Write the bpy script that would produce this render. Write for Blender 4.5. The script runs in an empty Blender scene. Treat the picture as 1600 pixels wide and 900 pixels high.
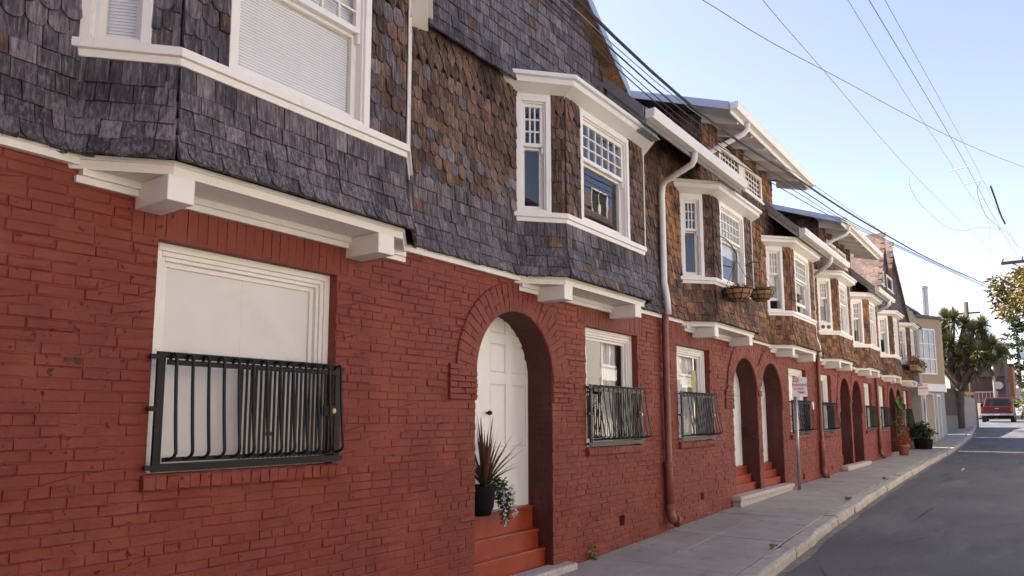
import bpy, bmesh, math, random
import numpy as np
from mathutils import Vector, Matrix
from mathutils.geometry import tessellate_polygon
random.seed(7); RNG = random.Random(11)
S = bpy.context.scene
C = S.collection
PI = math.pi
# ------------------------------------------------------------------ camera
F_PX, CX, CY, YAW, PITCH, ROLL, CAMY = 1138.41, 800.0, 515.871, .627547, .123007, .0020615, -4.1
cy_, sy_, cp_, sp_ = math.cos(YAW), math.sin(YAW), math.cos(PITCH), math.sin(PITCH)
f0 = Vector((cy_*cp_, sy_*cp_, sp_)); r0 = Vector((sy_, -cy_, 0)); d0 = f0.cross(r0)
cr, dr = r0*math.cos(ROLL)+d0*math.sin(ROLL), -r0*math.sin(ROLL)+d0*math.cos(ROLL)
cam_d = bpy.data.cameras.new('camera'); cam = bpy.data.objects.new('camera', cam_d); C.objects.link(cam)
m3 = Matrix((cr, -dr, -f0)).transposed()
cam.matrix_world = Matrix.Translation((0, CAMY, 0)) @ m3.to_4x4()
cam_d.sensor_width = 36; cam_d.lens = F_PX/1600*36; cam_d.shift_y = (CY-450)/1600
cam_d.clip_start = .05; cam_d.clip_end = 5000
S.camera = cam
NPM = np.array([cr, dr, f0])
def proj(p):
    q = NPM @ (np.asarray(p, float)-np.array([0, CAMY, 0]))
    if q[2] <= .05: return None
    return CX+F_PX*q[0]/q[2], CY+F_PX*q[1]/q[2], q[2]
# ------------------------------------------------------------------ light
SUN_EL, SUN_AZ = math.radians(43), math.radians(88)      # azimuth from +X towards +Y (behind the row)
W = bpy.data.worlds.new('World'); S.world = W; W.use_nodes = True
nt = W.node_tree; bg = nt.nodes['Background']
sky = nt.nodes.new('ShaderNodeTexSky'); sky.sky_type = 'NISHITA'; sky.sun_disc = False
sky.sun_elevation = SUN_EL; sky.sun_rotation = math.radians(90)-SUN_AZ
sky.air_density = 1.0; sky.dust_density = 1.0; sky.ozone_density = 1.0; sky.altitude = 0
tint = nt.nodes.new('ShaderNodeMix'); tint.data_type = 'RGBA'; tint.blend_type = 'MULTIPLY'; tint.inputs[0].default_value = 1
tint.inputs[7].default_value = (1.18, .96, .95, 1)
nt.links.new(sky.outputs[0], tint.inputs[6]); nt.links.new(tint.outputs[2], bg.inputs[0]); bg.inputs[1].default_value = .084
sd = bpy.data.lights.new('sun', 'SUN'); sd.energy = 4.5; sd.angle = math.radians(.5); sd.color = (1, .93, .82)
so = bpy.data.objects.new('sun', sd); C.objects.link(so)
sv = Vector((math.cos(SUN_AZ)*math.cos(SUN_EL), math.sin(SUN_AZ)*math.cos(SUN_EL), math.sin(SUN_EL)))
so.rotation_euler = sv.to_track_quat('Z', 'Y').to_euler(); so.location = (0, 30, 30)
S.view_settings.view_transform = 'Standard'; S.view_settings.look = 'None'
S.view_settings.exposure = 2.0; S.view_settings.gamma = 1
S.cycles.max_bounces = 8; S.cycles.diffuse_bounces = 4; S.cycles.transparent_max_bounces = 12
S.cycles.caustics_reflective = False; S.cycles.caustics_refractive = False

# ------------------------------------------------------------------ materials
MATS = {}
def nmat(name):
    m = bpy.data.materials.new(name); m.use_nodes = True; MATS[name] = m
    t = m.node_tree; return m, t, t.nodes['Principled BSDF']
def N(t, typ, **k):
    n = t.nodes.new(typ)
    for a, b in k.items(): setattr(n, a, b)
    return n
def noise(t, scale, detail=4, rough=.55, vec=None, stretch=None):
    g = N(t, 'ShaderNodeNewGeometry'); src = g.outputs['Position']
    if stretch:
        mp = N(t, 'ShaderNodeMapping'); mp.inputs['Scale'].default_value = stretch
        t.links.new(src, mp.inputs[0]); src = mp.outputs[0]
    n = N(t, 'ShaderNodeTexNoise'); n.inputs['Scale'].default_value = scale
    n.inputs['Detail'].default_value = detail; n.inputs['Roughness'].default_value = rough
    t.links.new(src, n.inputs['Vector']); return n.outputs[0]
def ramp(t, src, stops):
    r = N(t, 'ShaderNodeValToRGB'); el = r.color_ramp.elements
    while len(el) < len(stops): el.new(.5)
    for e, (p, c) in zip(el, stops):
        e.position = p; e.color = (*c, 1) if len(c) == 3 else c
    t.links.new(src, r.inputs[0]); return r.outputs[0]
def mix(t, a, b, fac, mode='MIX'):
    n = N(t, 'ShaderNodeMix', data_type='RGBA', blend_type=mode)
    for s, v in ((6, a), (7, b), (0, fac)):
        if hasattr(v, 'is_output'): t.links.new(v, n.inputs[s])
        elif s == 0: n.inputs[0].default_value = v
        else: n.inputs[s].default_value = (*v, 1)
    return n.outputs[2]
def bump(t, bsdf, src, strength, dist=.01):
    b = N(t, 'ShaderNodeBump'); b.inputs['Strength'].default_value = strength; b.inputs['Distance'].default_value = dist
    t.links.new(src, b.inputs['Height']); t.links.new(b.outputs[0], bsdf.inputs['Normal'])
def mathn(t, op, a, b=None):
    n = N(t, 'ShaderNodeMath', operation=op)
    for i, v in enumerate((a, b)):
        if v is None: continue
        if hasattr(v, 'is_output'): t.links.new(v, n.inputs[i])
        else: n.inputs[i].default_value = v
    return n.outputs[0]
def piece_random(t):
    o = N(t, 'ShaderNodeObjectInfo'); g = N(t, 'ShaderNodeNewGeometry')
    return mathn(t, 'FRACT', mathn(t, 'ADD', o.outputs['Random'], g.outputs['Random Per Island']))
def simple(name, col, rough=.6, metal=0, var=.12, scale=9, bmp=.0, spec=.5):
    m, t, b = nmat(name)
    n = noise(t, scale, 5)
    c = ramp(t, n, [(.25, tuple(x*(1-var) for x in col)), (.75, tuple(min(1, x*(1+var)) for x in col))])
    t.links.new(c, b.inputs['Base Color']); b.inputs['Roughness'].default_value = rough; b.inputs['Metallic'].default_value = metal
    b.inputs['Specular IOR Level'].default_value = spec
    if bmp: bump(t, b, noise(t, scale*6, 4), bmp, .004)
    return m
def brick_mat(name, c0, c1, dark):
    m, t, b = nmat(name)
    pr = piece_random(t)
    c = mix(t, c0, c1, mathn(t, 'MULTIPLY', pr, .6))
    c = mix(t, c, tuple(x*.74 for x in c0), ramp(t, noise(t, 1.1, 7, .65), [(.42, (0,)*3), (.75, (.8,)*3)]))
    c = mix(t, c, (.25, .072, .052), ramp(t, noise(t, 1, 6, .7, stretch=(2.6, 2.6, .7)), [(.55, (0,)*3), (.80, (.55,)*3)]))
    c = mix(t, c, tuple(min(1, x*1.25+.01) for x in c1), ramp(t, noise(t, 2.1, 3, .5), [(.5, (0,)*3), (.8, (.7,)*3)]))
    chips = ramp(t, mathn(t, 'ADD', noise(t, 17, 3, .6), mathn(t, 'MULTIPLY', mathn(t, 'SUBTRACT', noise(t, .9, 3), .5), .22)), [(.65, (0,)*3), (.69, (1,)*3)])
    c = mix(t, c, dark, chips)
    t.links.new(c, b.inputs['Base Color']); b.inputs['Roughness'].default_value = .62; b.inputs['Specular IOR Level'].default_value = .35
    h = mathn(t, 'ADD', mathn(t, 'MULTIPLY', noise(t, 28, 6, .65), 1.0), mathn(t, 'MULTIPLY', chips, -.5))
    bump(t, b, h, .6, .010)
    return m
brick_mat('brick_paint', (.190, .036, .022), (.232, .048, .030), (.05, .016, .014))
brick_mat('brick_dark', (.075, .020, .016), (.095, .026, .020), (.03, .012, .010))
brick_mat('brick_paint_warm', (.25, .058, .034), (.30, .078, .046), (.09, .025, .02))
def shingle_mat(name, stops, silver, dk=.65):
    m, t, b = nmat(name)
    pr = piece_random(t)
    c = ramp(t, pr, stops)
    streak = noise(t, 1, 5, .7, stretch=(70, 70, 5))
    c = mix(t, c, (0.012, .010, .010), ramp(t, streak, [(.35, (.75,)*3), (.56, (0,)*3)]))
    c = mix(t, c, silver, ramp(t, streak, [(.52, (0,)*3), (.72, (.75,)*3)]))
    c = mix(t, c, (.02, .014, .012), ramp(t, noise(t, 1.6, 6, .65), [(.50, (0,)*3), (.70, (.7,)*3)]))
    c = mix(t, c, (.016, .011, .010), ramp(t, noise(t, 1, 5, .65, stretch=(9, 9, 1.1)), [(.50, (0,)*3), (.68, (dk,)*3)]))
    t.links.new(c, b.inputs['Base Color']); b.inputs['Roughness'].default_value = .78; b.inputs['Specular IOR Level'].default_value = .3
    bump(t, b, streak, .5, .006)
    return m
GREY = [(0, (.080, .070, .086)), (.3, (.145, .126, .146)), (.6, (.20, .174, .194)), (.85, (.105, .090, .104)), (1, (.28, .245, .262))]
BROWN = [(0, (.060, .033, .025)), (.25, (.160, .088, .060)), (.5, (.225, .128, .088)), (.7, (.080, .045, .034)), (.88, (.185, .104, .072)), (1, (.26, .150, .100))]
ORANGE = [(0, (.07, .036, .020)), (.25, (.29, .135, .062)), (.5, (.46, .225, .105)), (.7, (.14, .066, .036)), (.88, (.38, .18, .085)), (1, (.52, .26, .10))]
shingle_mat('shingle_grey', GREY, (.34, .30, .32), .38)
shingle_mat('shingle_brown', BROWN, (.34, .27, .23))
shingle_mat('shingle_orange', ORANGE, (.44, .29, .18))
shingle_mat('shingle_rake', [(0, (.42, .22, .10)), (.5, (.55, .31, .15)), (1, (.34, .17, .08))], (.55, .36, .2), .2)
shingle_mat('shingle_roof_tan', [(0, (.16, .105, .085)), (.5, (.23, .155, .125)), (1, (.30, .205, .165))], (.30, .24, .20), .3)
simple('backing_dark', (.025, .020, .018), .9)
m, t, b = nmat('white_paint')
c = ramp(t, noise(t, 4, 5), [(.3, (.81, .79, .75)), (.7, (.86, .84, .80))])
c = mix(t, c, (.55, .51, .45), ramp(t, noise(t, 1, 6, .7, stretch=(26, 26, 3.5)), [(.58, (0,)*3), (.78, (.5,)*3)]))
c = mix(t, c, (.42, .37, .31), ramp(t, noise(t, 38, 4, .7), [(.66, (0,)*3), (.74, (.6,)*3)]))
t.links.new(c, b.inputs['Base Color']); b.inputs['Roughness'].default_value = .5; bump(t, b, noise(t, 30, 5), .12, .004)
simple('white_blind', (.90, .895, .87), .7, var=.02)
simple('paper_yellow', (.62, .56, .30), .7, var=.05)
simple('shade_grey', (.40, .40, .41), .8, var=.08)
simple('gutter_white', (.80, .79, .76), .4, var=.05, scale=3)
simple('door_white', (.80, .785, .75), .4, var=.03)
simple('iron_black', (.010, .010, .0115), .5, var=.3, scale=30, bmp=.1, spec=.3)
simple('iron_grey', (.045, .045, .048), .4, .3, var=.4, scale=30)
simple('step_red', (.29, .046, .020), .35, var=.25, scale=6, bmp=.1)
simple('pipe_red', (.215, .060, .040), .45, var=.25, scale=8, bmp=.1)
simple('interior_dark', (.035, .032, .03), .9)
simple('curtain', (.66, .65, .62), .9, var=.06)
simple('grey_board', (.24, .23, .23), .7, var=.15)
simple('blue_grey_metal', (.12, .15, .19), .35, .4, var=.2)
simple('roof_grey', (.11, .11, .12), .9, var=.3, scale=12)
simple('roof_edge', (.40, .43, .47), .4, .6, var=.1)
simple('kerb_stone', (.42, .38, .33), .85, var=.3, scale=7, bmp=.35)
simple('gutter_dirt', (.20, .175, .145), .95, var=.45, scale=7, bmp=.3)
simple('granite', (.46, .40, .38), .8, var=.25, scale=22, bmp=.2)
simple('terracotta', (.30, .12, .065), .75, var=.2)
simple('black_pot', (.007, .007, .008), .8, spec=.15)
simple('brass', (.55, .45, .25), .35, .9)
simple('galvanised', (.40, .40, .42), .4, .7, var=.25, scale=14)
simple('sign_white', (.74, .72, .74), .4, var=.08)
simple('sign_red', (.45, .05, .05), .45, var=.1)
simple('wire_black', (.02, .02, .03), .6)
simple('wire_grey', (.20, .22, .30), .6)
simple('wire_pale', (.62, .62, .62), .6)
simple('wood_pole', (.10, .075, .06), .85, var=.3, scale=10)
simple('tan_stucco', (.40, .31, .21), .85, var=.08, scale=20, bmp=.2)
simple('cream_wall', (.62, .56, .46), .8, var=.06)
simple('white_wall', (.80, .74, .64), .8, var=.05)
simple('siding_grey', (.36, .33, .28), .7, var=.06)
simple('fence_brown', (.060, .028, .020), .75, var=.3, scale=6)
simple('fence_weathered', (.33, .28, .25), .8, var=.25, scale=9)
simple('concrete_green', (.20, .20, .14), .9, var=.2)
simple('car_red', (.11, .008, .010), .28, var=.06, spec=.7)
simple('car_white', (.80, .80, .80), .3, var=.03)
simple('chrome', (.70, .70, .72), .2, .9)
simple('rubber', (.015, .015, .015), .8)
simple('lamp_red', (.45, .05, .015), .3)
simple('bark', (.13, .095, .07), .9, var=.35, scale=12, bmp=.5)
simple('orange_wall', (.52, .20, .09), .8)
simple('blue_wall', (.10, .22, .48), .7)
simple('brown_wall', (.10, .06, .05), .85, var=.25)
simple('basket', (.36, .21, .10), .9, var=.4, scale=30, bmp=.6)
simple('earth', (.12, .10, .07), .95, var=.25)
simple('silver_leaf', (.52, .52, .50), .7, var=.2)
def leaf_mat(name, stops, trans=.0):
    m, t, b = nmat(name)
    t.links.new(ramp(t, piece_random(t), stops), b.inputs['Base Color']); b.inputs['Roughness'].default_value = .5
    b.inputs['Specular IOR Level'].default_value = .4
    return m
leaf_mat('leaf_dark', [(0, (.018, .035, .012)), (.6, (.035, .065, .02)), (1, (.07, .10, .03))])
leaf_mat('leaf_olive', [(0, (.06, .075, .02)), (.5, (.11, .12, .035)), (.8, (.17, .15, .05)), (1, (.34, .15, .06))])
leaf_mat('leaf_golden', [(0, (.08, .09, .025)), (.4, (.15, .15, .04)), (.7, (.24, .20, .06)), (1, (.42, .20, .08))])
leaf_mat('leaf_yucca', [(0, (.09, .10, .035)), (.5, (.19, .20, .07)), (1, (.34, .32, .14))])
leaf_mat('leaf_dead', [(0, (.12, .08, .05)), (1, (.22, .16, .11))])
leaf_mat('leaf_flax', [(0, (.10, .05, .03)), (.5, (.17, .085, .05)), (.8, (.07, .06, .03)), (1, (.22, .12, .08))])
leaf_mat('leaf_red', [(0, (.30, .06, .03)), (1, (.42, .12, .05))])
leaf_mat('leaf_bright', [(0, (.05, .11, .02)), (1, (.11, .18, .04))])
leaf_mat('leaf_brush', [(0, (.10, .12, .05)), (1, (.20, .19, .10))])
# window pane: clear glass with a mirror-like reflection
m, t, b = nmat('glass'); t.nodes.remove(b)
tr = N(t, 'ShaderNodeBsdfTransparent'); tr.inputs[0].default_value = (.985, .985, .985, 1)
gl = N(t, 'ShaderNodeBsdfGlossy'); gl.inputs['Roughness'].default_value = .01; gl.inputs[0].default_value = (.95, .97, 1, 1)
fr = N(t, 'ShaderNodeFresnel'); fr.inputs['IOR'].default_value = 1.7
wob = noise(t, 3.0, 2); bb = N(t, 'ShaderNodeBump'); bb.inputs['Strength'].default_value = .025; bb.inputs['Distance'].default_value = .02
t.links.new(wob, bb.inputs['Height']); t.links.new(bb.outputs[0], gl.inputs['Normal'])
gg = N(t, 'ShaderNodeNewGeometry')
mx = N(t, 'ShaderNodeMixShader'); t.links.new(mathn(t, 'MULTIPLY', fr.outputs[0], mathn(t, 'SUBTRACT', 1.0, gg.outputs['Backfacing'])), mx.inputs[0]); t.links.new(tr.outputs[0], mx.inputs[1]); t.links.new(gl.outputs[0], mx.inputs[2])
t.links.new(mx.outputs[0], t.nodes['Material Output'].inputs[0])
# asphalt and concrete
m, t, b = nmat('asphalt')
c = ramp(t, noise(t, .55, 6, .6), [(.3, (.072, .072, .080)), (.7, (.112, .110, .114))])
c = mix(t, c, (.17, .165, .16), ramp(t, noise(t, 120, 2, .5), [(.60, (0,)*3), (.75, (.45,)*3)]))
c = mix(t, c, (.03, .03, .033), ramp(t, noise(t, 1, 4, .6, stretch=(.5, 3, 1)), [(.55, (0,)*3), (.75, (.6,)*3)]))
c = mix(t, c, (.15, .148, .145), ramp(t, noise(t, 34, 3, .7), [(.55, (0,)*3), (.72, (.55,)*3)]))
c = mix(t, c, (.028, .028, .03), ramp(t, noise(t, 27, 3, .7), [(.57, (0,)*3), (.72, (.6,)*3)]))
vo = N(t, 'ShaderNodeTexVoronoi', feature='DISTANCE_TO_EDGE'); vo.inputs['Scale'].default_value = .42
gp = N(t, 'ShaderNodeNewGeometry'); wv = N(t, 'ShaderNodeMix', data_type='RGBA', blend_type='ADD'); wv.inputs[0].default_value = .6
nz = N(t, 'ShaderNodeTexNoise'); nz.inputs['Scale'].default_value = 1.6; nz.inputs['Detail'].default_value = 6
t.links.new(gp.outputs['Position'], wv.inputs[6]); t.links.new(nz.outputs['Color'], wv.inputs[7]); t.links.new(wv.outputs[2], vo.inputs['Vector'])
crk = mathn(t, 'MULTIPLY', ramp(t, vo.outputs['Distance'], [(0, (1,)*3), (.011, (0,)*3)]), ramp(t, noise(t, .6, 3), [(.45, (0,)*3), (.6, (1,)*3)]))
c = mix(t, c, (.022, .022, .024), crk)
c = mix(t, c, (.17, .165, .158), ramp(t, noise(t, .9, 5, .65, stretch=(.35, 1.6, 1)), [(.52, (0,)*3), (.72, (.7,)*3)]))
t.links.new(c, b.inputs['Base Color']); b.inputs['Roughness'].default_value = .85; bump(t, b, noise(t, 140, 3), .5, .006)
m, t, b = nmat('sidewalk_concrete')
pr = piece_random(t)
c = ramp(t, noise(t, 1.7, 6, .65), [(.28, (.29, .262, .232)), (.72, (.45, .415, .37))])
c = mix(t, c, (.36, .34, .32), mathn(t, 'MULTIPLY', pr, .45))
c = mix(t, c, (.10, .09, .085), ramp(t, noise(t, 4.5, 6, .7), [(.58, (0,)*3), (.74, (.65,)*3)]))
c = mix(t, c, (.10, .095, .09), ramp(t, noise(t, 90, 2, .5), [(.60, (0,)*3), (.72, (.35,)*3)]))
t.links.new(c, b.inputs['Base Color']); b.inputs['Roughness'].default_value = .9; bump(t, b, noise(t, 60, 5), .35, .006)

# ------------------------------------------------------------------ mesh helpers
LOC = {}
def link(name, me, parent=None):
    o = bpy.data.objects.new(name, me); C.objects.link(o)
    if parent is not None:
        o.parent = parent
        if parent.name in LOC: o.matrix_parent_inverse = Matrix.Translation(-LOC[parent.name])
    return o
def thing(name, label, cat, loc=(0, 0, 0), group=None):
    o = bpy.data.objects.new(name, None); C.objects.link(o); o.location = loc; o.empty_display_size = .2
    LOC[o.name] = Vector(loc); o['label'] = label; o['category'] = cat
    if group: o['group'] = group
    return o
def tag(o, label, cat, group=None):
    o['label'] = label; o['category'] = cat
    if group: o['group'] = group
    return o
def structure(o): o['kind'] = 'structure'; return o
def stuff(o): o['kind'] = 'stuff'; return o
UX, UY, UZ = Vector((1, 0, 0)), Vector((0, 1, 0)), Vector((0, 0, 1))
class MB:
    def __init__(s): s.v, s.f = [], []
    def add(s, vs, fs):
        n = len(s.v); s.v += [tuple(p) for p in vs]; s.f += [tuple(i+n for i in f) for f in fs]
    def box(s, x0, x1, y0, y1, z0, z1, sl=0.0):
        k = lambda x: sl*(x-x0)
        s.add([(x0, y0, z0), (x1, y0, z0+k(x1)), (x1, y1, z0+k(x1)), (x0, y1, z0), (x0, y0, z1), (x1, y0, z1+k(x1)), (x1, y1, z1+k(x1)), (x0, y1, z1)],
              [(0, 3, 2, 1), (4, 5, 6, 7), (0, 1, 5, 4), (1, 2, 6, 5), (2, 3, 7, 6), (3, 0, 4, 7)])
    def obox(s, O, U, Nn, u0, u1, n0, n1, z0, z1):
        """box in a wall frame: U along the wall, Nn outwards, z up (O gives x,y; z absolute)"""
        P = lambda u, n, z: (O[0]+U[0]*u+Nn[0]*n, O[1]+U[1]*u+Nn[1]*n, z)
        s.add([P(u0, n0, z0), P(u1, n0, z0), P(u1, n1, z0), P(u0, n1, z0), P(u0, n0, z1), P(u1, n0, z1), P(u1, n1, z1), P(u0, n1, z1)],
              [(0, 1, 2, 3), (7, 6, 5, 4), (4, 5, 1, 0), (5, 6, 2, 1), (6, 7, 3, 2), (7, 4, 0, 3)])
    def prism(s, pts, ext):
        n = len(pts); e = Vector(ext); P = [Vector(p) for p in pts]
        s.add(P+[p+e for p in P], [tuple(range(n))[::-1], tuple(range(n, 2*n))]+[(i, (i+1) % n, n+(i+1) % n, n+i) for i in range(n)])
    def plan(s, pts, z0, z1): s.prism([(p[0], p[1], z0) for p in pts], (0, 0, z1-z0))
    def tube(s, path, r, n=6, cap=True, r2=None):
        P = [Vector(p) for p in path]; base = len(s.v); a = None
        for i, p in enumerate(P):
            d = (P[min(i+1, len(P)-1)]-P[max(i-1, 0)]).normalized()
            if a is None: a = d.orthogonal().normalized()
            a = (a-d*a.dot(d)).normalized(); b = d.cross(a)
            rr = r if r2 is None else r+(r2-r)*i/(len(P)-1)
            if isinstance(r, (list, tuple)): rr = r[i]
            for k in range(n):
                th = 2*PI*k/n; s.v.append(tuple(p+(a*math.cos(th)+b*math.sin(th))*rr))
        for i in range(len(P)-1):
            for k in range(n):
                s.f.append((base+i*n+k, base+i*n+(k+1) % n, base+(i+1)*n+(k+1) % n, base+(i+1)*n+k))
        if cap: s.f += [tuple(base+k for k in range(n))[::-1], tuple(base+(len(P)-1)*n+k for k in range(n))]
    def lathe(s, c, prof, n=16):
        base = len(s.v)
        for r, z in prof:
            for k in range(n): s.v.append((c[0]+r*math.cos(2*PI*k/n), c[1]+r*math.sin(2*PI*k/n), c[2]+z))
        for i in range(len(prof)-1):
            for k in range(n): s.f.append((base+i*n+k, base+i*n+(k+1) % n, base+(i+1)*n+(k+1) % n, base+(i+1)*n+k))
        s.f += [tuple(base+k for k in range(n))[::-1], tuple(base+(len(prof)-1)*n+k for k in range(n))]
    def me(s, name, mat):
        me = bpy.data.meshes.new(name); me.from_pydata(s.v, [], s.f); me.materials.append(MATS[mat]); return me
    def build(s, name, mat, parent=None, smooth=False, bevel=0):
        me = s.me(name, mat)
        if smooth: me.shade_smooth()
        o = link(name, me, parent)
        if bevel:
            bv = o.modifiers.new('b', 'BEVEL'); bv.width = bevel; bv.segments = 2; bv.limit_method = 'ANGLE'
        return o

# ------------------------------------------------------------------ pieces (bricks, shingles): one mesh per variant, 300 nearest as objects
VAR = {}
def outline_variant(key, pts):
    n = len(pts); v = [(x, 0, z) for x, z in pts]+[(x, 1, z) for x, z in pts]
    f = [tuple(range(n, 2*n))]+[(i, (i+1) % n, n+(i+1) % n, n+i) for i in range(n)]
    VAR[key] = (np.array(v, float), f)
r_ = random.Random(3)
for i in range(8):
    j = lambda a: r_.uniform(-a, a)
    outline_variant(('square', i), [(1+j(.012), 0+j(.012)), (1, 1), (0, 1), (0+j(.012), 0+j(.012)), (.33, j(.010)), (.66, j(.010))])
for i in range(4):
    a = [PI*k/8 for k in range(9)]; k = r_.uniform(.30, .36)
    outline_variant(('round', i), [(1, k), (1, 1), (0, 1)]+[(.5-.5*math.cos(x), k-k*math.sin(x)+r_.uniform(-.006, .006)) for x in a[:-1]])
for i in range(4):
    outline_variant(('diamond', i), [(1, .5+r_.uniform(-.03, .03)), (1, 1), (0, 1), (0, .5+r_.uniform(-.03, .03)), (.5+r_.uniform(-.04, .04), 0)])
for i in range(14):
    q = lambda a: r_.uniform(-a, a)
    cx, cz = .022, .13
    fr_ = [(cx+q(.012), 1+q(.10), cz+q(.05)), (1-cx+q(.012), 1+q(.10), cz+q(.05)), (1-cx+q(.012), 1+q(.10), 1-cz+q(.05)), (cx+q(.012), 1+q(.10), 1-cz+q(.05))]
    if i in (3, 9): fr_[2] = (1-.16, .55, 1-.35)
    if i == 6: fr_[1] = (1-.20, .45, .4)
    bk = [(0, .84, 0), (1, .84, 0), (1, .84, 1), (0, .84, 1)]; b0 = [(0, 0, 0), (1, 0, 0), (1, 0, 1), (0, 0, 1)]
    v = b0+bk+fr_
    f = [(8, 9, 10, 11)]+[(a+4, (a+1) % 4+4, (a+1) % 4+8, a+8) for a in range(4)]+[(a, (a+1) % 4, (a+1) % 4+4, a+4) for a in range(4)]
    VAR[('brick', i)] = (np.array(v, float), f)
VMESH = {}
def vmesh(key, mat):
    if (key, mat) not in VMESH:
        me = bpy.data.meshes.new(key[0]+'_piece'); v, f = VAR[key]; me.from_pydata([tuple(x) for x in v], [], f); me.materials.append(MATS[mat]); VMESH[(key, mat)] = me
    return VMESH[(key, mat)]
def emit(items, parent, name, stuff_name, limit=300):
    """items: (variant key, matrix columns 3x3, translation, material). The pieces that show largest become objects."""
    sc = []
    for i, (k, A, t, m) in enumerate(items):
        c = A @ np.array([.5, .5, .3])+t; p = proj(c)
        inside = p is not None and -20 < p[0] < 1620 and -20 < p[1] < 920
        nrm = A[:, 1]; facing = np.dot(nrm, np.array([0, CAMY, 0])-c) > 0
        size = 0
        if inside and facing: size = math.sqrt(np.linalg.norm(np.cross(A[:, 0], A[:, 2])))/p[2]
        sc.append((-size, i))
    sc.sort(); chosen = set(i for s, i in sc[:limit] if s < 0)
    groups = {}
    for i, (k, A, t, m) in enumerate(items):
        if i in chosen:
            o = link(name, vmesh(k, m), parent)
            M = Matrix([[*A[r], t[r]] for r in range(3)]+[[0, 0, 0, 1]])
            o.matrix_basis = M
        else: groups.setdefault(m, []).append((k, A, t))
    for m, L in groups.items():
        V, Fs, n = [], [], 0
        for k, A, t in L:
            v, f = VAR[k]; V.append(v @ A.T+t); Fs += [tuple(i+n for i in q) for q in f]; n += len(v)
        me = bpy.data.meshes.new(stuff_name); me.from_pydata(np.concatenate(V).tolist(), [], Fs); me.materials.append(MATS[m])
        stuff(link(stuff_name, me, parent))
def shingle_field(items, O, U, Nn, rows, ulim, flare=lambda z: 0, excl=lambda z: [], mat=lambda z, u: 'shingle_grey', wmul=1.0, rng=RNG):
    """O: (x,y) wall origin, U/Nn 2d-ish vectors; rows: (z_bottom, exposure, style); ulim(z)->(u0,u1)"""
    U = np.array([U[0], U[1], 0.]); Nn = np.array([Nn[0], Nn[1], 0.]); O3 = np.array([O[0], O[1], 0.])
    if rows and rows[0][2] == 'round' and rows[0][0] < 1.5: rows = [(rows[0][0]+.004, rows[0][1], 'under')]+rows
    for ri, (z, ex, st) in enumerate(rows):
        under = st == 'under'; st = 'square' if under else st
        L = ex*1.35 if st != 'diamond' else ex*1.6
        spans = [ulim(z+ex*.4)]
        for (a, b) in excl(z+ex*.45):
            ns = []
            for (p, q) in spans:
                if b <= p or a >= q: ns.append((p, q)); continue
                if a > p: ns.append((p, a))
                if b < q: ns.append((b, q))
            spans = ns
        for (p, q) in spans:
            if q-p < .015: continue
            u = p
            if st != 'square': u = p-.055*(ri % 2)*wmul
            while u < q-.006:
                w = (rng.uniform(.055, .145) if st == 'square' else .106)*wmul
                a, b = max(u, p), min(u+w, q)
                if q-b < .025: b = q
                if b-a > .012:
                    zj = z+rng.uniform(-.003, .003)+(rng.uniform(-.009, .004) if rng.random() < .12 else 0)
                    full = (b-a) > .8*w
                    key = (st, rng.randrange(8 if st == 'square' else 4)) if (st == 'square' or full) else ('square', rng.randrange(8))
                    f0_, f1_ = flare(zj), flare(zj+L)
                    if under: f0_ -= .012
                    bot = O3+U*(a+.002)+Nn*(f0_+.012+rng.uniform(0, .005))+np.array([0, 0, zj])
                    top = O3+U*(a+.002)+Nn*(f1_+.001)+np.array([0, 0, zj+L])
                    cz = top-bot; cx = U*(b-a-.0050)
                    if rng.random() < .2: cz = cz+U*rng.uniform(-.004, .004)
                    cyv = np.cross(cz, cx); cyv /= np.linalg.norm(cyv)
                    if np.dot(cyv, Nn) < 0: cyv = -cyv
                    A = np.stack([cx, cyv*(.018+rng.uniform(-.003, .008)), cz], 1)
                    items.append((key, A, bot, mat(z, (a+b)/2)))
                u += w
def rows_from(z, spec):
    out = []
    for st, n, ex in spec:
        for i in range(n): out.append((z, ex, st)); z += ex
    return out
def brick_piece(items, O, U, Nn, u0, u1, z0, z1, out, mat, depth=.03, rng=RNG, jit=1.0):
    U = np.array(U, float); Nn = np.array(Nn, float)
    t = np.array([O[0], O[1], 0.])+U*u0-Nn*(depth-out)+np.array([0, 0, z0])
    a = rng.uniform(-.006, .006)*jit
    cx = U*(u1-u0)+np.array([0, 0, (u1-u0)*a]); cz = np.array([0, 0, z1-z0])+U*(-(z1-z0)*a)
    A = np.stack([cx, Nn*(depth+rng.uniform(-.003, .005)*jit), cz], 1)
    items.append((('brick', rng.randrange(14) if jit >= 1 else rng.choice((0, 1, 2, 4, 5, 7, 8, 10, 11))), A, t, mat))
def face_fill(polys, y, rev=False):
    """front sheet with holes in the plane Y=y"""
    vs = [[Vector((x, z, 0)) for x, z in p] for p in polys]
    tris = tessellate_polygon(vs); flat = [v for p in vs for v in p]
    return [(v.x, y, v.y) for v in flat], [tuple(t) for t in tris]
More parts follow.
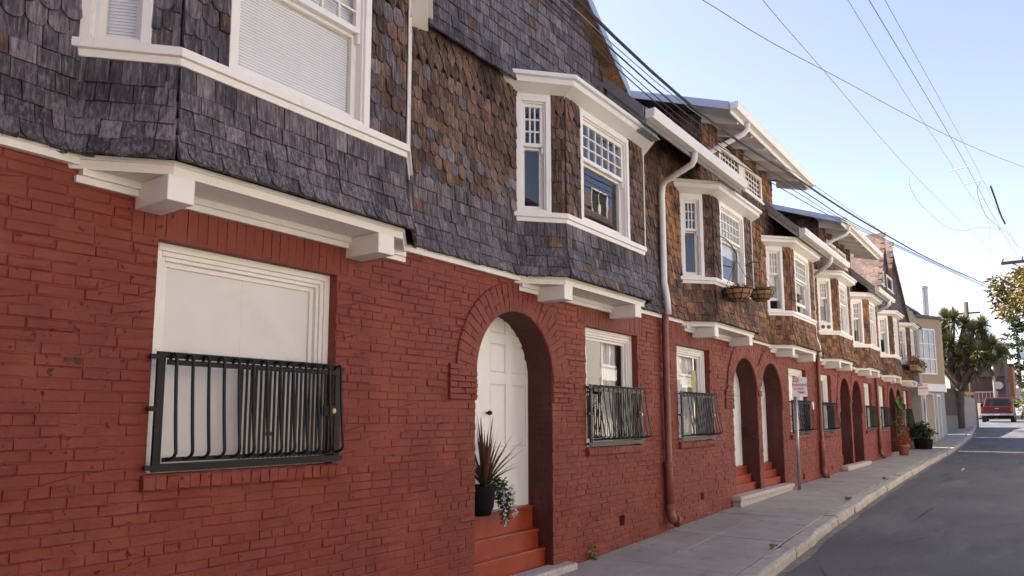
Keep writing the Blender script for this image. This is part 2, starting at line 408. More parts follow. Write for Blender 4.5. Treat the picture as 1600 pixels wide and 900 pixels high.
# ------------------------------------------------------------------ ground
GXS = [-400, -20, 0, 6.96, 10.79, 15.55, 30.3, 38, 45, 57, 75, 120, 400]
GZS = [-9, -2.3, -1.71, -1.50, -1.386, -1.30, -1.107, -.85, -.55, -.08, .12, .3, 1]
def gz(x): return float(np.interp(x, GXS, GZS))
def wz(x): return gz(x)-.0                     # pavement level at the wall
KXS = [-400, -10, 7.2, 13.1, 18.3, 25.2, 36, 41.5, 47, 52.3, 57, 75, 400]
KYS = [-2.2, -2.2, -1.66, -1.45, -1.33, -1.22, -1.17, -1.12, -.9, -.7, -.35, .8, 20]
def ky(x): return float(np.interp(x, KXS, KYS))
def strip(name, xs, yl, yr, z, mat, parent=None):
    m = MB(); P = []
    for x in xs:
        P += [(x, yl(x), z(x)), (x, yr(x), z(x))]
    m.add(P, [(2*i, 2*i+1, 2*i+3, 2*i+2) for i in range(len(xs)-1)]); return m.build(name, mat, parent)
gx = [-400, -100, -30, -20]+[i*.9-12 for i in range(0, 90)]+[72, 80, 100, 120, 200, 400, 900]
m = MB(); P = []
ys = [-900, -60, -12, 0, 12, 60, 900]
for x in gx:
    for y in ys: P.append((x, y, gz(x)-.35))
n = len(ys)
m.add(P, [(i*n+j, (i+1)*n+j, (i+1)*n+j+1, i*n+j+1) for i in range(len(gx)-1) for j in range(n-1)])
structure(m.build('ground', 'earth'))
def ryr(x): return float(np.interp(x, [-50, 24, 40, 57, 75, 400], [-6.9, -6.9, -4.9, -4.4, -3.6, 6]))
xs_ = [-60, -40, -20]+[i*1.0-10 for i in range(0, 70)]+[65, 75, 100]
structure(strip('road', xs_, lambda x: ryr(x), lambda x: ky(x)-.10, lambda x: gz(x)-.125, 'asphalt'))
structure(strip('gutter_strip', xs_, lambda x: ky(x)-.20-.03*math.sin(x*2.3), lambda x: ky(x)-.10, lambda x: gz(x)-.119, 'gutter_dirt'))
# pavement: base sheet with separate slabs on it
sw = structure(strip('sidewalk', [-60, -30]+[i-10 for i in range(0, 66)], lambda x: ky(x)+.10, lambda x: .45, lambda x: gz(x)-.022, 'backing_dark'))
r_ = random.Random(5)
x = -4.0
while x < 52:
    w = .93+r_.uniform(-.02, .02)
    g = .0035
    for c in range(2):
        def yy(xx, f): return ky(xx)+.105+(-.004-ky(xx)-.105)*f
        fa, fb = (0, .56) if c == 0 else (.56, 1)
        x0, x1 = x+g, x+w-g; dz = r_.uniform(-.004, .004)
        pts = [(x0, yy(x0, fa)+g, gz(x0)+dz), (x1, yy(x1, fa)+g, gz(x1)+dz+r_.uniform(-.003, .003)), (x1, yy(x1, fb)-g, gz(x1)+dz), (x0, yy(x0, fb)-g, gz(x0)+dz)]
        mb = MB(); ins = .0025
        cx_, cy2 = (x0+x1)/2, sum(p[1] for p in pts)/4
        top = [(p[0]+(ins if p[0] < cx_ else -ins), p[1]+(ins if p[1] < cy2 else -ins), p[2]) for p in pts]
        low = [(p[0], p[1], p[2]-.008) for p in pts]; bot = [(p[0], p[1], p[2]-.04) for p in pts]
        mb.add(top+low+bot, [(0, 1, 2, 3)]+[(k+4, (k+1) % 4+4, (k+1) % 4, k) for k in range(4)]+[(k+8, (k+1) % 4+8, (k+1) % 4+4, k+4) for k in range(4)])
        mb.build('slab', 'sidewalk_concrete', sw)
    x += w
kb = structure(strip('kerb', [i-10 for i in range(0, 66)], lambda x: ky(x)-.09, lambda x: ky(x)+.10, lambda x: gz(x)-.06, 'earth'))
x = -5.0
while x < 55:
    w = r_.uniform(1.0, 2.0); x0, x1 = x+.006, x+w-.006; dz = r_.uniform(-.012, .010); dy = r_.uniform(-.012, .012)
    mb = MB(); nn = 5; sec = [(-.100, -.2), (-.100, -.035), (-.085, -.006), (-.06, .004), (.085, .004), (.098, -.008), (.098, -.2)]
    for i in range(nn):
        xx = x0+(x1-x0)*i/(nn-1)
        e = 0 if 0 < i < nn-1 else .008
        for (a, b) in sec:
            mb.v.append((xx, ky(xx)+a+dy+(e if a < 0 else -e)+r_.uniform(-.007, .007), gz(xx)+b+dz-(e if b > -.1 else 0)+r_.uniform(-.005, .005)))
    q = len(sec)
    mb.f += [(i*q+k, (i+1)*q+k, (i+1)*q+k+1, i*q+k+1) for i in range(nn-1) for k in range(q-1)]
    mb.f += [tuple(range(q)), tuple(range((nn-1)*q, nn*q))[::-1]]
    mb.build('kerb_stone', 'kerb_stone', kb); x += w
structure(strip('far_sidewalk', xs_, lambda x: ryr(x)-2.0, lambda x: ryr(x), lambda x: gz(x)+.0, 'sidewalk_concrete'))

# ------------------------------------------------------------------ windows
def window_unit(par, O, U, Nn, u0, u1, z0, z1, cols, rws, meet=.42, fill='dark', casing=.055, single=False, pane_objs=True, lower_cols=1, inset=0.0, open_low=0.0, slat_fill=False):
    """casing, sash frames, muntins, panes and what hangs behind; U along the wall, Nn outwards"""
    B = lambda mb, a, b, n0, n1, c, d: mb.obox(O, U, Nn, a, b, n0-inset, n1-inset, c, d)
    m = MB(); cw = casing
    B(m, u0, u0+cw, -.07, .034, z0, z1); B(m, u1-cw, u1, -.07, .034, z0, z1); B(m, u0+cw, u1-cw, -.07, .034, z1-cw*1.15, z1)
    B(m, u0+cw, u1-cw, -.10, .030, z0, z0+.03)
    m.build('casing', 'white_paint', par, bevel=.004)
    a, b, c, d = u0+cw, u1-cw, z0+.03, z1-cw*1.15
    m = MB(); st = min(.042, (b-a)*.14); jb = .014
    B(m, a, a+jb, -.11, .012, c, d); B(m, b-jb, b, -.11, .012, c, d); B(m, a+jb, b-jb, -.11, .012, d-jb, d)
    a += jb; b -= jb; d -= jb
    zm = c+(d-c)*(1-meet)
    panes = []
    if single:
        B(m, a, a+st, -.06, -.025, c, d); B(m, b-st, b, -.06, -.025, c, d); B(m, a+st, b-st, -.06, -.025, d-st, d); B(m, a+st, b-st, -.06, -.025, c, c+st*1.3)
        panes.append((a+st, b-st, c+st*1.3, d-st, -.045))
    else:
        # upper sash (outer track)
        B(m, a, a+st, -.045, -.01, zm, d); B(m, b-st, b, -.045, -.01, zm, d); B(m, a+st, b-st, -.045, -.01, d-st, d); B(m, a+st, b-st, -.045, -.004, zm-.008, zm+st*.8)
        ua, ub, za, zb = a+st, b-st, zm+st*.8, d-st; mt = .0145
        for i in range(1, cols):
            x = ua+(ub-ua)*i/cols; B(m, x-mt/2, x+mt/2, -.040, -.014, za, zb)
        for i in range(1, rws):
            z = za+(zb-za)*i/rws
            for k in range(cols):
                B(m, ua+(ub-ua)*k/cols+(mt/2 if k else 0), ua+(ub-ua)*(k+1)/cols-(mt/2 if k < cols-1 else 0), -.038, -.016, z-mt/2, z+mt/2)
        for i in range(cols):
            for k in range(rws):
                panes.append((ua+(ub-ua)*i/cols+mt/2, ua+(ub-ua)*(i+1)/cols-mt/2, za+(zb-za)*k/rws+mt/2, za+(zb-za)*(k+1)/rws-mt/2, -.027))
        # lower sash (inner track), raised by open_low
        cl, zl = c+open_low, zm-.008+open_low*0
        B(m, a, a+st, -.085, -.05, cl, zl); B(m, b-st, b, -.085, -.05, cl, zl); B(m, a+st, b-st, -.085, -.05, cl, cl+st*1.5); B(m, a+st, b-st, -.085, -.05, zl-st*.6, zl)
        panes.append((a+st, b-st, cl+st*1.5, zl-st*.6, -.068))
        # sash horns
        B(m, a, a+st*.6, -.05, -.008, zm-.075, zm-.008); B(m, b-st*.6, b, -.05, -.008, zm-.075, zm-.008)
    m.build('sash', 'white_paint', par, bevel=0)
    if pane_objs:
        for (p, q, r, s, n) in panes:
            mb = MB(); B(mb, p, q, n-.003, n, r, s); mb.build('pane', 'glass', par)
    else:
        mb = MB()
        for (p, q, r, s, n) in panes: B(mb, p, q, n-.003, n, r, s)
        mb.build('panes', 'glass', par)
    # behind the glass
    if fill == 'slats':
        mb = MB(); z = c+.01
        while z < d-.01:
            Nv = Vector((Nn[0], Nn[1], 0)); P = lambda u, n, zz: (O[0]+U[0]*u+Nn[0]*n, O[1]+U[1]*u+Nn[1]*n, zz)
            mb.add([P(a, -.0885, z-.0094), P(b, -.0885, z-.0094), P(b, -.0945, z+.0094), P(a, -.0945, z+.0094), P(a, -.0905, z-.0110), P(b, -.0905, z-.0110), P(b, -.0965, z+.0100), P(a, -.0965, z+.0100)],
                   [(0, 1, 2, 3), (7, 6, 5, 4), (0, 4, 5, 1), (2, 6, 7, 3)])
            z += .0195
        for uu in (.2, .8):
            x = a+(b-a)*uu; B(mb, x-.001, x+.001, -.087, -.086, c, d)
        mb.build('blind', 'white_blind', par)
    elif fill == 'blind':
        mb = MB(); n = max(2, int((b-a)/.2))
        for i in range(n): B(mb, a+(b-a)*i/n+.001, a+(b-a)*(i+1)/n-.001, -.128+.004*(i % 2), -.124+.004*(i % 2), c, d)
        mb.build('blind', 'white_blind', par)
    elif fill in ('half', 'curtain', 'drapes'):
        mb = MB()
        def drape(p, q, z_0, z_1):
            n = max(6, int((q-p)/.02)); pts = []
            for i in range(n+1):
                u = p+(q-p)*i/n; dn = -.13+.012*math.sin(i*1.9)+.004*math.sin(i*.7)
                pts.append((u, dn))
            base = len(mb.v)
            for u, dn in pts:
                for zz in (z_0, z_1):
                    for off in (0, -.003): mb.v.append((O[0]+U[0]*u+Nn[0]*(dn+off), O[1]+U[1]*u+Nn[1]*(dn+off), zz))
            for i in range(n):
                k = base+4*i
                mb.f += [(k, k+4, k+6, k+2), (k+1, k+3, k+7, k+5)]
        if fill == 'half': drape(a, b, c+(d-c)*.42, d)
        elif fill == 'curtain': drape(a, b, c, d)
        else: drape(a, a+(b-a)*.30, c, d); drape(b-(b-a)*.26, b, c, d)
        mb.build('curtain', 'curtain', par, smooth=True)

# ------------------------------------------------------------------ bays
ZF, ZS, ZH = 1.405, 2.04, 3.27      # fascia top, sill top, head of windows
def offset_poly(pts, o):
    """pts run from wall to wall; the ends slide along the wall"""
    out = []; n = len(pts); V = [Vector(p) for p in pts]; L = []
    for i in range(n-1):
        d = (V[i+1]-V[i]).normalized(); nn = Vector((d.y, -d.x)); L.append((V[i]+nn*o, d))
    def isect(a, b):
        (p, d), (q, e) = a, b; den = d.x*e.y-d.y*e.x; w = q-p; t = (w.x*e.y-w.y*e.x)/den; return p+d*t
    yw = V[0].y
    p, d = L[0]; out.append(p+d*((yw-p.y)/d.y))
    for i in range(n-2): out.append(isect(L[i], L[i+1]))
    p, d = L[-1]; out.append(p+d*((yw-p.y)/d.y))
    return [(q.x, q.y) for q in out]
def bay(house, xl, fw, items, fills, mats, detail=2, label=None, side=.38, dep=.34, vents=False):
    c0, c1 = xl+side, xl+side+fw; xr = c1+side
    pl = [(xl, 0), (c0, -dep), (c1, -dep), (xr, 0)]
    m = MB(); faces = []
    for i in range(3):
        p, q = Vector(pl[i]), Vector(pl[i+1]); U = (q-p); L = U.length; U.normalize(); faces.append((pl[i], (U.x, U.y), (U.y, -U.x), L))
    k = fw/1.76
    wins = [(0.005, .365), (.30*k, 1.41*k), (faces[2][3]-.365, faces[2][3]-.005)]
    wins[1] = (.28*k, 1.39*k)
    for (O, U, Nn, L), (a, b) in zip(faces, wins):
        t0, t1 = -.05, -.004
        m.obox(O, U, Nn, 0, L, t0, t1, ZF-.05, ZS-.0)
        m.obox(O, U, Nn, 0, L, t0, t1, ZH, 3.36)
        m.obox(O, U, Nn, 0, a+.03, t0, t1, ZS, ZH); m.obox(O, U, Nn, b-.03, L, t0, t1, ZS, ZH)
    body = m.build('bay_window', 'backing_dark', house)
    if label: body['label'] = label
    # fascia, soffit, brackets
    m = MB(); o1 = offset_poly(pl, .012)
    ring = offset_poly(pl, -.02)
    def band(mb, oo, z0, z1, inner=-.01):
        A = offset_poly(pl, oo); Bq = offset_poly(pl, inner)
        for i in range(3):
            mb.plan([A[i], A[i+1], Bq[i+1], Bq[i]], z0, z1)
    band(m, .008, 1.335, 1.385); band(m, .022, 1.385, 1.41)
    m.build('fascia', 'white_paint', body)
    A = offset_poly(pl, -.012); nb = 5
    for i in range(nb):
        ya, yb = -dep*(i+.02)/nb-.0, -dep*(i+.98)/nb
        f = lambda y: (A[0][0]+(A[1][0]-A[0][0])*(-y/dep), A[3][0]+(A[2][0]-A[3][0])*(-y/dep))
        y0, y1 = max(ya, -dep+.014), max(yb, -dep+.013)
        if y0-y1 < .01: continue
        mb = MB(); p0, p1 = f(y0), f(y1)
        mb.plan([(p0[0], y0), (p1[0], y1), (p1[1], y1), (p0[1], y0)], 1.342, 1.352); mb.build('soffit_board', 'white_paint', body)
    mb = MB(); mb.box(xl+.02, xr-.02, -.035, -.004, 1.262, 1.30); mb.box(xl+.04, xr-.04, -.06, -.004, 1.30, 1.341); mb.build('soffit_moulding', 'white_paint', body)
    for bx in (c0-.03, c1-.235):
        mb = MB(); mb.box(bx, bx+.157, -.347, .0, 1.192, 1.339); mb.build('bracket', 'white_paint', body, bevel=.006)
    # sill and cornice
    m = MB(); band(m, .055, ZS-.04, ZS+.012); band(m, .033, ZS-.085, ZS-.04)
    m.build('sill', 'white_paint', body, bevel=.004)
    m = MB(); band(m, .018, ZH, ZH+.075, -.02); band(m, .165, ZH+.075, ZH+.135, -.02); band(m, .205, ZH+.135, ZH+.178, -.02)
    m.build('cornice', 'white_paint', body, bevel=.004)
    mb = MB(); mb.plan(offset_poly(pl, .195), ZH+.180, ZH+.187); mb.build('bay_roof', 'roof_grey', body)
    # cove under the cornice
    m = MB(); a = offset_poly(pl, .020); b = offset_poly(pl, .160)
    for i in range(3):
        m.add([(*a[i], ZH+.02), (*a[i+1], ZH+.02), (*b[i+1], ZH+.0735), (*b[i], ZH+.0735), (*a[i], ZH+.0735), (*a[i+1], ZH+.0735)],
              [(0, 1, 2, 3), (3, 2, 5, 4), (0, 4, 5, 1), (0, 3, 4), (1, 5, 2)])
    m.build('cornice_cove', 'white_paint', body)
    # windows
    cols = (3, 6, 3)
    for i, ((O, U, Nn, L), (a, b)) in enumerate(zip(faces, wins)):
        if i == 2 and detail < 2: pass
        zz0 = ZS+.012
        if vents and i == 0:
            mb = MB(); mb.obox(O, U, Nn, a, b, -.05, .034, zz0, zz0+.16); mb.build('vent_board', 'white_paint', body)
            for uu in (.10, .25):
                mb = MB(); cc = Vector((O[0]+U[0]*(a+uu), O[1]+U[1]*(a+uu), zz0+.085)); n3 = Vector((Nn[0], Nn[1], 0))
                mb.tube([cc+n3*.03, cc+n3*.05], .045, 14); mb.build('round_vent', 'iron_grey', body)
            zz0 += .16
        ob = fills[i]; op = 0.0
        if isinstance(ob, tuple): ob, op = ob
        window_unit(body, O, U, Nn, a, b, zz0, ZH+.0, cols[i], 3, meet=.40, fill=ob, pane_objs=detail >= 1, open_low=op)
    # shingles: skirt and body
    skirt = [('round', 1, .100), ('square', 4, .106)] if mats[2] else [('square', 6, .093)]
    rows = rows_from(ZF-.01, skirt)
    fl = lambda z: .075*max(0, (1.80-z)/.40)**1.6 if z < 1.80 else 0
    for i, (O, U, Nn, L) in enumerate(faces):
        g = 1.0*math.tan(math.radians(21))
        ul = (lambda z, L=L, g=g: (-.05, L+fl(z)*g)) if i == 0 else ((lambda z, L=L, g=g: (-fl(z)*g, L+fl(z)*g)) if i == 1 else (lambda z, L=L, g=g: (-fl(z)*g, L+.08)))
        shingle_field(items, O, U, Nn, rows, ul, flare=fl, mat=mats[0])
        rb = rows_from(ZS+.0, [('round', 9, .112), ('diamond', 2, .12)])
        rb = [r for r in rb if r[0] < ZH-.02]
        a, b = wins[i]
        shingle_field(items, O, U, Nn, rb, lambda z, L=L: (0.0, L), excl=lambda z, a=a, b=b: [(a, b)], mat=mats[1])
    # corner bead at the right front corner
    mb = MB(); q = offset_poly(pl, .034)[2]; mb.tube([(q[0], q[1], ZS+.01), (q[0], q[1], ZH)], .009, 6); mb.build('corner_bead', 'white_paint', body)
    return body, (xl, xr)

# ------------------------------------------------------------------ ground-floor windows with guards
def guard(par, x0, x1, z0, z1, mat, nb, nin, full=True, lock=True, bulge=.075):
    m = MB(); y0, y1 = -.052, -.030
    m.box(x0, x1, y0, y1, z1-.035, z1); m.box(x0, x1, y0, y1, z0, z0+.045); m.box(x0, x0+.045, y0, y1, z0+.045, z1-.035); m.box(x1-.05, x1, y0, y1, z0+.045, z1-.035)
    m.box(x0+.05, x1-.05, y0-.02, y0-.001, z1-.075, z1-.045); m.box(x0+.05, x1-.05, y0-.02, y0-.001, z0+.055, z0+.080)
    for z in (z0+.01, (z0+z1)/2, z1-.045):
        m.box(x0-.04, x0, y0+.002, y1-.002, z, z+.028); m.box(x1, x1+.035, y0+.002, y1-.002, z, z+.028)
        m.box(x0-.028, x0-.010, y1-.002, .01, z+.006, z+.022); m.box(x1+.01, x1+.026, y1-.002, .01, z+.006, z+.022)
    g = m.build('window_guard', mat, par)
    H = z1-z0
    bars = []
    for i in range(nb):
        x = x0+.075+(x1-x0-.13)*i/(nb-1); p = []
        for k in range(8):
            a = PI*k/7; p.append((x, y0-.034+.034*math.cos(a)+.006, z1-.045+.034*math.sin(a)))
        for k in range(1, 9):
            f = k/8; n = .062+bulge*(f**1.5); p.append((x, y0-n, z1-.05-(H-.165)*f))
        for k in range(1, 6):
            a = PI/2*k/5; p.append((x, y0-.062-bulge+(.04+bulge)*(1-math.cos(a)), z0+.115-.045*math.sin(a)))
        bars.append(p)
    if full:
        for p in bars:
            mb = MB(); mb.tube(p, .0098 if mat == 'iron_black' else .0076, 6); mb.build('bar', mat, g, smooth=True)
    else:
        mb = MB()
        for p in bars: mb.tube(p[::2]+[p[-1]], .0068, 4)
        mb.build('bars', mat, g)
    xs = x0+(x1-x0)*.41
    if full:
        for i in range(nin):
            x = xs+(x1-.06-xs)*i/(nin-1); mb = MB(); mb.box(x-.0065, x+.0065, -.046, -.036, z0+.05, z1-.04); mb.build('rod', mat, g)
    else:
        mb = MB()
        for i in range(nin):
            x = xs+(x1-.06-xs)*i/(nin-1); mb.box(x-.006, x+.006, -.046, -.036, z0+.05, z1-.04)
        mb.build('rods', mat, g)
    if lock:
        zc = z0+H*.52; mb = MB(); mb.box(x1-.155, x1-.055, y0-.016, y0-.002, zc-.035, zc+.035); mb.build('lock_box', mat, g)
        mb = MB(); mb.tube([(x1-.085, y0-.016, zc), (x1-.085, y0-.035, zc)], .018, 10); mb.build('lock_knob', 'brass', g)
    return g
def ground_window(house, x0, x1, fill, mat, full=True, nb=13, nin=22, lab=None):
    z0, z1 = -.30, 1.055
    m = MB(); y = .055
    cw = .075
    def fr(i, o, ya, yb):
        m.box(x0+i, x0+o, ya, yb, z0, z1-i); m.box(x1-o, x1-i, ya, yb, z0, z1-i); m.box(x0+o, x1-o, ya, yb, z1-o, z1-i); m.box(x0+o, x1-o, ya, yb, z0, z0+.04)
    fr(0.0, .045, .075, .16); fr(.045, .075, .09, .16); fr(.075, .10, .105, .165)
    w = m.build('ground_window', 'white_paint', house, bevel=.004)
    if lab: w['label'] = lab
    m = MB(); a, b, c, d = x0+.10, x1-.10, z0+.04, z1-.10
    m.box(a, a+.03, .135, .16, c, d); m.box(b-.03, b, .135, .16, c, d); m.box(a+.03, b-.03, .135, .16, d-.03, d); m.box(a+.03, b-.03, .135, .16, c, c+.05)
    m.build('sash', 'white_paint', w)
    mb = MB(); mb.box(a+.03, b-.03, .146, .149, c+.05, d-.03); mb.build('pane', 'glass', w)
    O, U, Nn = (0, .146), (1, 0), (0, -1)
    mb = MB()
    if fill == 'blind':
        n = 4
        for i in range(n): mb.box(a+(b-a)*i/n-.004, a+(b-a)*(i+1)/n+.004, .1535+.0012*(i % 2), .1545+.0012*(i % 2), c, d)
        mb.build('blind', 'white_blind', w)
    elif fill == 'sheet':
        mb.box(a, b, .24, .245, c, d); mb.build('blind', 'white_blind', w)
    else:
        def drape(p, q):
            n = max(6, int((q-p)/.022)); base = len(mb.v)
            for i in range(n+1):
                u = p+(q-p)*i/n; yy = .23+.014*math.sin(i*1.9)+.004*math.sin(i*.7)
                for zz in (c, d):
                    for off in (0, .003): mb.v.append((u, yy+off, zz))
            for i in range(n):
                k = base+4*i; mb.f += [(k, k+4, k+6, k+2), (k+1, k+3, k+7, k+5)]
        if fill == 'drapes': drape(a, a+(b-a)*.30); drape(a+(b-a)*.62, a+(b-a)*.93)
        else: drape(a, b)
        mb.build('curtain', 'curtain', w, smooth=True)
    mb = MB(); mb.box(a-.05, b+.05, .50, .51, c-.03, d+.1); mb.build('room_wall', 'interior_dark', w)
    guard(house, x0+.01, x1+.02, z0+.015, .395, mat, nb, nin, full=full, bulge=.04 if fill == 'blind' else .075)

# ------------------------------------------------------------------ arched entries
ZSP, RI, RO = .42, .63, .905
def arch_outline(cx, r, z0, n=20):
    return [(cx-r, z0), (cx+r, z0)]+[(cx+r*math.cos(PI*k/n), ZSP+r*math.sin(PI*k/n)) for k in range(0, n+1)]
def panelled_door(house, x0, x1, y, z0, z1, knob_left=True, rail=False, lab=None):
    m = MB(); t = .045; w = x1-x0
    st = .115*w/.9
    cx = (x0+x1)/2
    cols = [(x0+st, cx-st*.45), (cx+st*.45, x1-st)]
    zr = [z0, z0+.66*(z1-z0)/2.02]
    H = z1-z0; f = lambda q: z0+H*q
    prow = [(f(.105), f(.43)), (f(.50), f(.80)), (f(.845), f(.955))]
    prow = [(f(.31), f(.565)), (f(.62), f(.755)), (f(.805), f(.94))] if False else [(f(.29), f(.60)), (f(.655), f(.80)), (f(.85), f(.95))]
    m.box(x0, x1, y+.014, y+t, z0, z1)
    # stiles and rails proud of the recessed field
    def b(a, c, d, e): m.box(a, c, y, y+.0139, d, e)
    b(x0, x0+st, z0, z1); b(x1-st, x1, z0, z1); b(cols[0][1], cols[1][0], z0, z1)
    zs = [z0]+[v for pr in prow for v in pr]+[z1]
    for i in range(0, len(zs), 2):
        for (a, c) in cols: b(a, c, zs[i], zs[i+1])
    d = m.build('front_door', 'door_white', house, bevel=.003)
    if lab: d['label'] = lab
    for (a, c) in cols:
        for (e, g) in prow:
            mb = MB(); q = .022
            o = [(a+.006, y+.0138, e+.006), (c-.006, y+.0138, e+.006), (c-.006, y+.0138, g-.006), (a+.006, y+.0138, g-.006)]
            i = [(a+q, y+.004, e+q), (c-q, y+.004, e+q), (c-q, y+.004, g-q), (a+q, y+.004, g-q)]
            mb.add(o+i, [(4, 5, 6, 7)]+[(k, (k+1) % 4, (k+1) % 4+4, k+4) for k in range(4)]); mb.build('panel', 'door_white', d)
    kx = x0+.055 if knob_left else x1-.06
    mb = MB(); mb.tube([(kx, y, z0+H*.46), (kx, y-.03, z0+H*.46), (kx, y-.032, z0+H*.46), (kx, y-.06, z0+H*.46)], [.012, .012, .024, .018], 10)
    mb.build('door_knob', 'iron_black', d, smooth=True)
    return d
def arched_entry(house, bitems_ring, cx, mat, depth=.30, detail=True, door=None, treads=None, zb=None):
    """opening lining, jamb, door frame, steps; ring bricks are added to bitems_ring"""
    n = 20
    # lining (reveal) as a strip running back
    pr = arch_outline(cx, RI, gz(cx)-.1, n)
    m = MB(); k = len(pr); yb = depth+.16
    m.add([(x, .004, z) for x, z in pr]+[(x, yb, z) for x, z in pr], [(i, i+1, k+i+1, k+i) for i in range(1, k-1)]+[(k-1, 0, k, 2*k-1)])
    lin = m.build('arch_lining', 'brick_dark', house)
    m = MB(); m.add(*face_fill([[(x, z) for x, z in arch_outline(cx, RI+.25, gz(cx)-.1, n)]], yb)); m.build('vestibule_wall', 'white_paint', house)
    # ring of voussoirs
    nv = 30 if detail else 22
    for i in range(nv):
        a0, a1 = PI*i/nv, PI*(i+1)/nv
        am = (a0+a1)/2
        c, s = math.cos(am), math.sin(am)
        U = np.array([s, 0, -c]); R = np.array([c, 0, s]); w0 = RI*PI/nv
        splits = [(RI, RO)] if i % 2 == 0 else [(RI, RI+.16), (RI+.165, RO)] if i % 4 == 1 else [(RI, RI+.10), (RI+.105, RO)]
        if i == nv//2: splits = [(RI, RO)]
        for (ra, rb) in splits:
            wd = (ra+rb)/2*PI/nv-.005
            A = np.stack([U*wd, np.array([0, -1, 0])*.046, R*(rb-ra)], 1)
            t = np.array([cx, 0, ZSP])+R*ra-U*wd/2+np.array([0, .02, 0])
            bitems_ring.append((('brick', RNG.choice([0, 1, 2, 4, 5, 7, 8, 10])), A, t, mat))
def steps(house, cx, zfloor, n, yf, depth, mat='step_red'):
    zg = gz(cx)
    for i in range(n):
        z1 = zfloor-(zfloor-zg)*(i)/(n) if n else zfloor
        y0 = depth-.04-i*.085 if depth < .4 else depth-.05-i*.16
        mb = MB(); zt = z1; zb2 = zfloor-(zfloor-zg)*(i+1)/n
        mb.box(cx-RI+.005, cx+RI-.005, y0, depth+.10 if i == 0 else y0+.22, zb2-.02, zt-.03)
        mb.box(cx-RI+.005, cx+RI-.005, y0-.018, depth+.10 if i == 0 else y0+.22, zt-.0295, zt)
        mb.build('step', mat, house, bevel=.006)
def granite_slab(house, x0, x1, yf, h=.09):
    m = MB(); n = 6; zt = gz((x0+x1)/2)+h+.02
    m.box(x0, x1, yf, .04, zt-.075, zt); o = m.build('doorstep', 'granite', house, bevel=.02)
    mb = MB(); mb.box(x0+.03, x1-.03, yf+.03, .02, gz(x0)-.1, zt-.076); mb.build('doorstep_base', 'granite', house)
# ------------------------------------------------------------------ the row
EAVE_Y, EAVE_Z = -.60, 3.50
def gutter(par, x0, x1, y, z, name='gutter'):
    sec = [(y+.0, z), (y-.085, z), (y-.115, z+.06), (y-.115, z+.11), (y-.103, z+.11), (y-.103, z+.064), (y-.08, z+.012), (y-.006, z+.012), (y-.006, z+.11), (y, z+.11)]
    m = MB(); m.prism([(x0, a, b) for a, b in sec], (x1-x0, 0, 0))
    m.box(x0+.003, x0+.006, y-.11, y-.004, z+.006, z+.105); m.box(x1-.006, x1-.003, y-.11, y-.004, z+.006, z+.105)
    return m.build(name, 'gutter_white', par)
def low_roof(house, x0, x1, yb=1.25, tails=True):
    d = yb-EAVE_Y
    m = MB(); m.prism([(x0, EAVE_Y, EAVE_Z+.03), (x0, yb, EAVE_Z+.03+d), (x0, yb, EAVE_Z+.11+d), (x0, EAVE_Y, EAVE_Z+.11)], (x1-x0, 0, 0))
    r = m.build('roof', 'roof_grey', house)
    m = MB()
    m.prism([(x0-.03, EAVE_Y-.0, EAVE_Z-.03), (x0-.03, yb, EAVE_Z-.03+d), (x0-.03, yb, EAVE_Z+.12+d), (x0-.03, EAVE_Y, EAVE_Z+.12)], (.028, 0, 0)); m.build('rake_board', 'grey_board', r)
    m = MB(); m.box(x0, x1, EAVE_Y-.022, EAVE_Y-.001, EAVE_Z-.10, EAVE_Z+.11); m.build('eave_board', 'grey_board', r)
    n = int((x1-x0)/.72)
    for i in range(n+1):
        x = x0+.05+(x1-x0-.15)*i/n
        mb = MB(); mb.prism([(x, EAVE_Y, EAVE_Z-.09), (x, -.01, EAVE_Z+.50-.02), (x, -.01, EAVE_Z+.62-.0), (x, EAVE_Y, EAVE_Z+.028)], (.05, 0, 0)); mb.build('rafter_tail', 'white_paint', r)
    gutter(r, x0-.02, x1, EAVE_Y-.023, EAVE_Z-.04)
    return r
def ridge_roof(house, x0, x1, yr=1.2, yb=6.0):
    zr = EAVE_Z+.1+(yr-EAVE_Y)
    m = MB(); m.prism([(x0, .02, EAVE_Z+.60), (x0, yr, zr), (x0, yr+.3, zr), (x0, yb, EAVE_Z), (x0, yb, EAVE_Z-.08), (x0, yr, zr-.12), (x0, .02, EAVE_Z+.5)], (x1-x0, 0, 0)); m.build('main_roof', 'roof_grey', house)
    m = MB(); m.box(x0, x1, yb-.2, yb-.05, -1.6, EAVE_Z-.02); m.build('rear_wall', 'backing_dark', house)
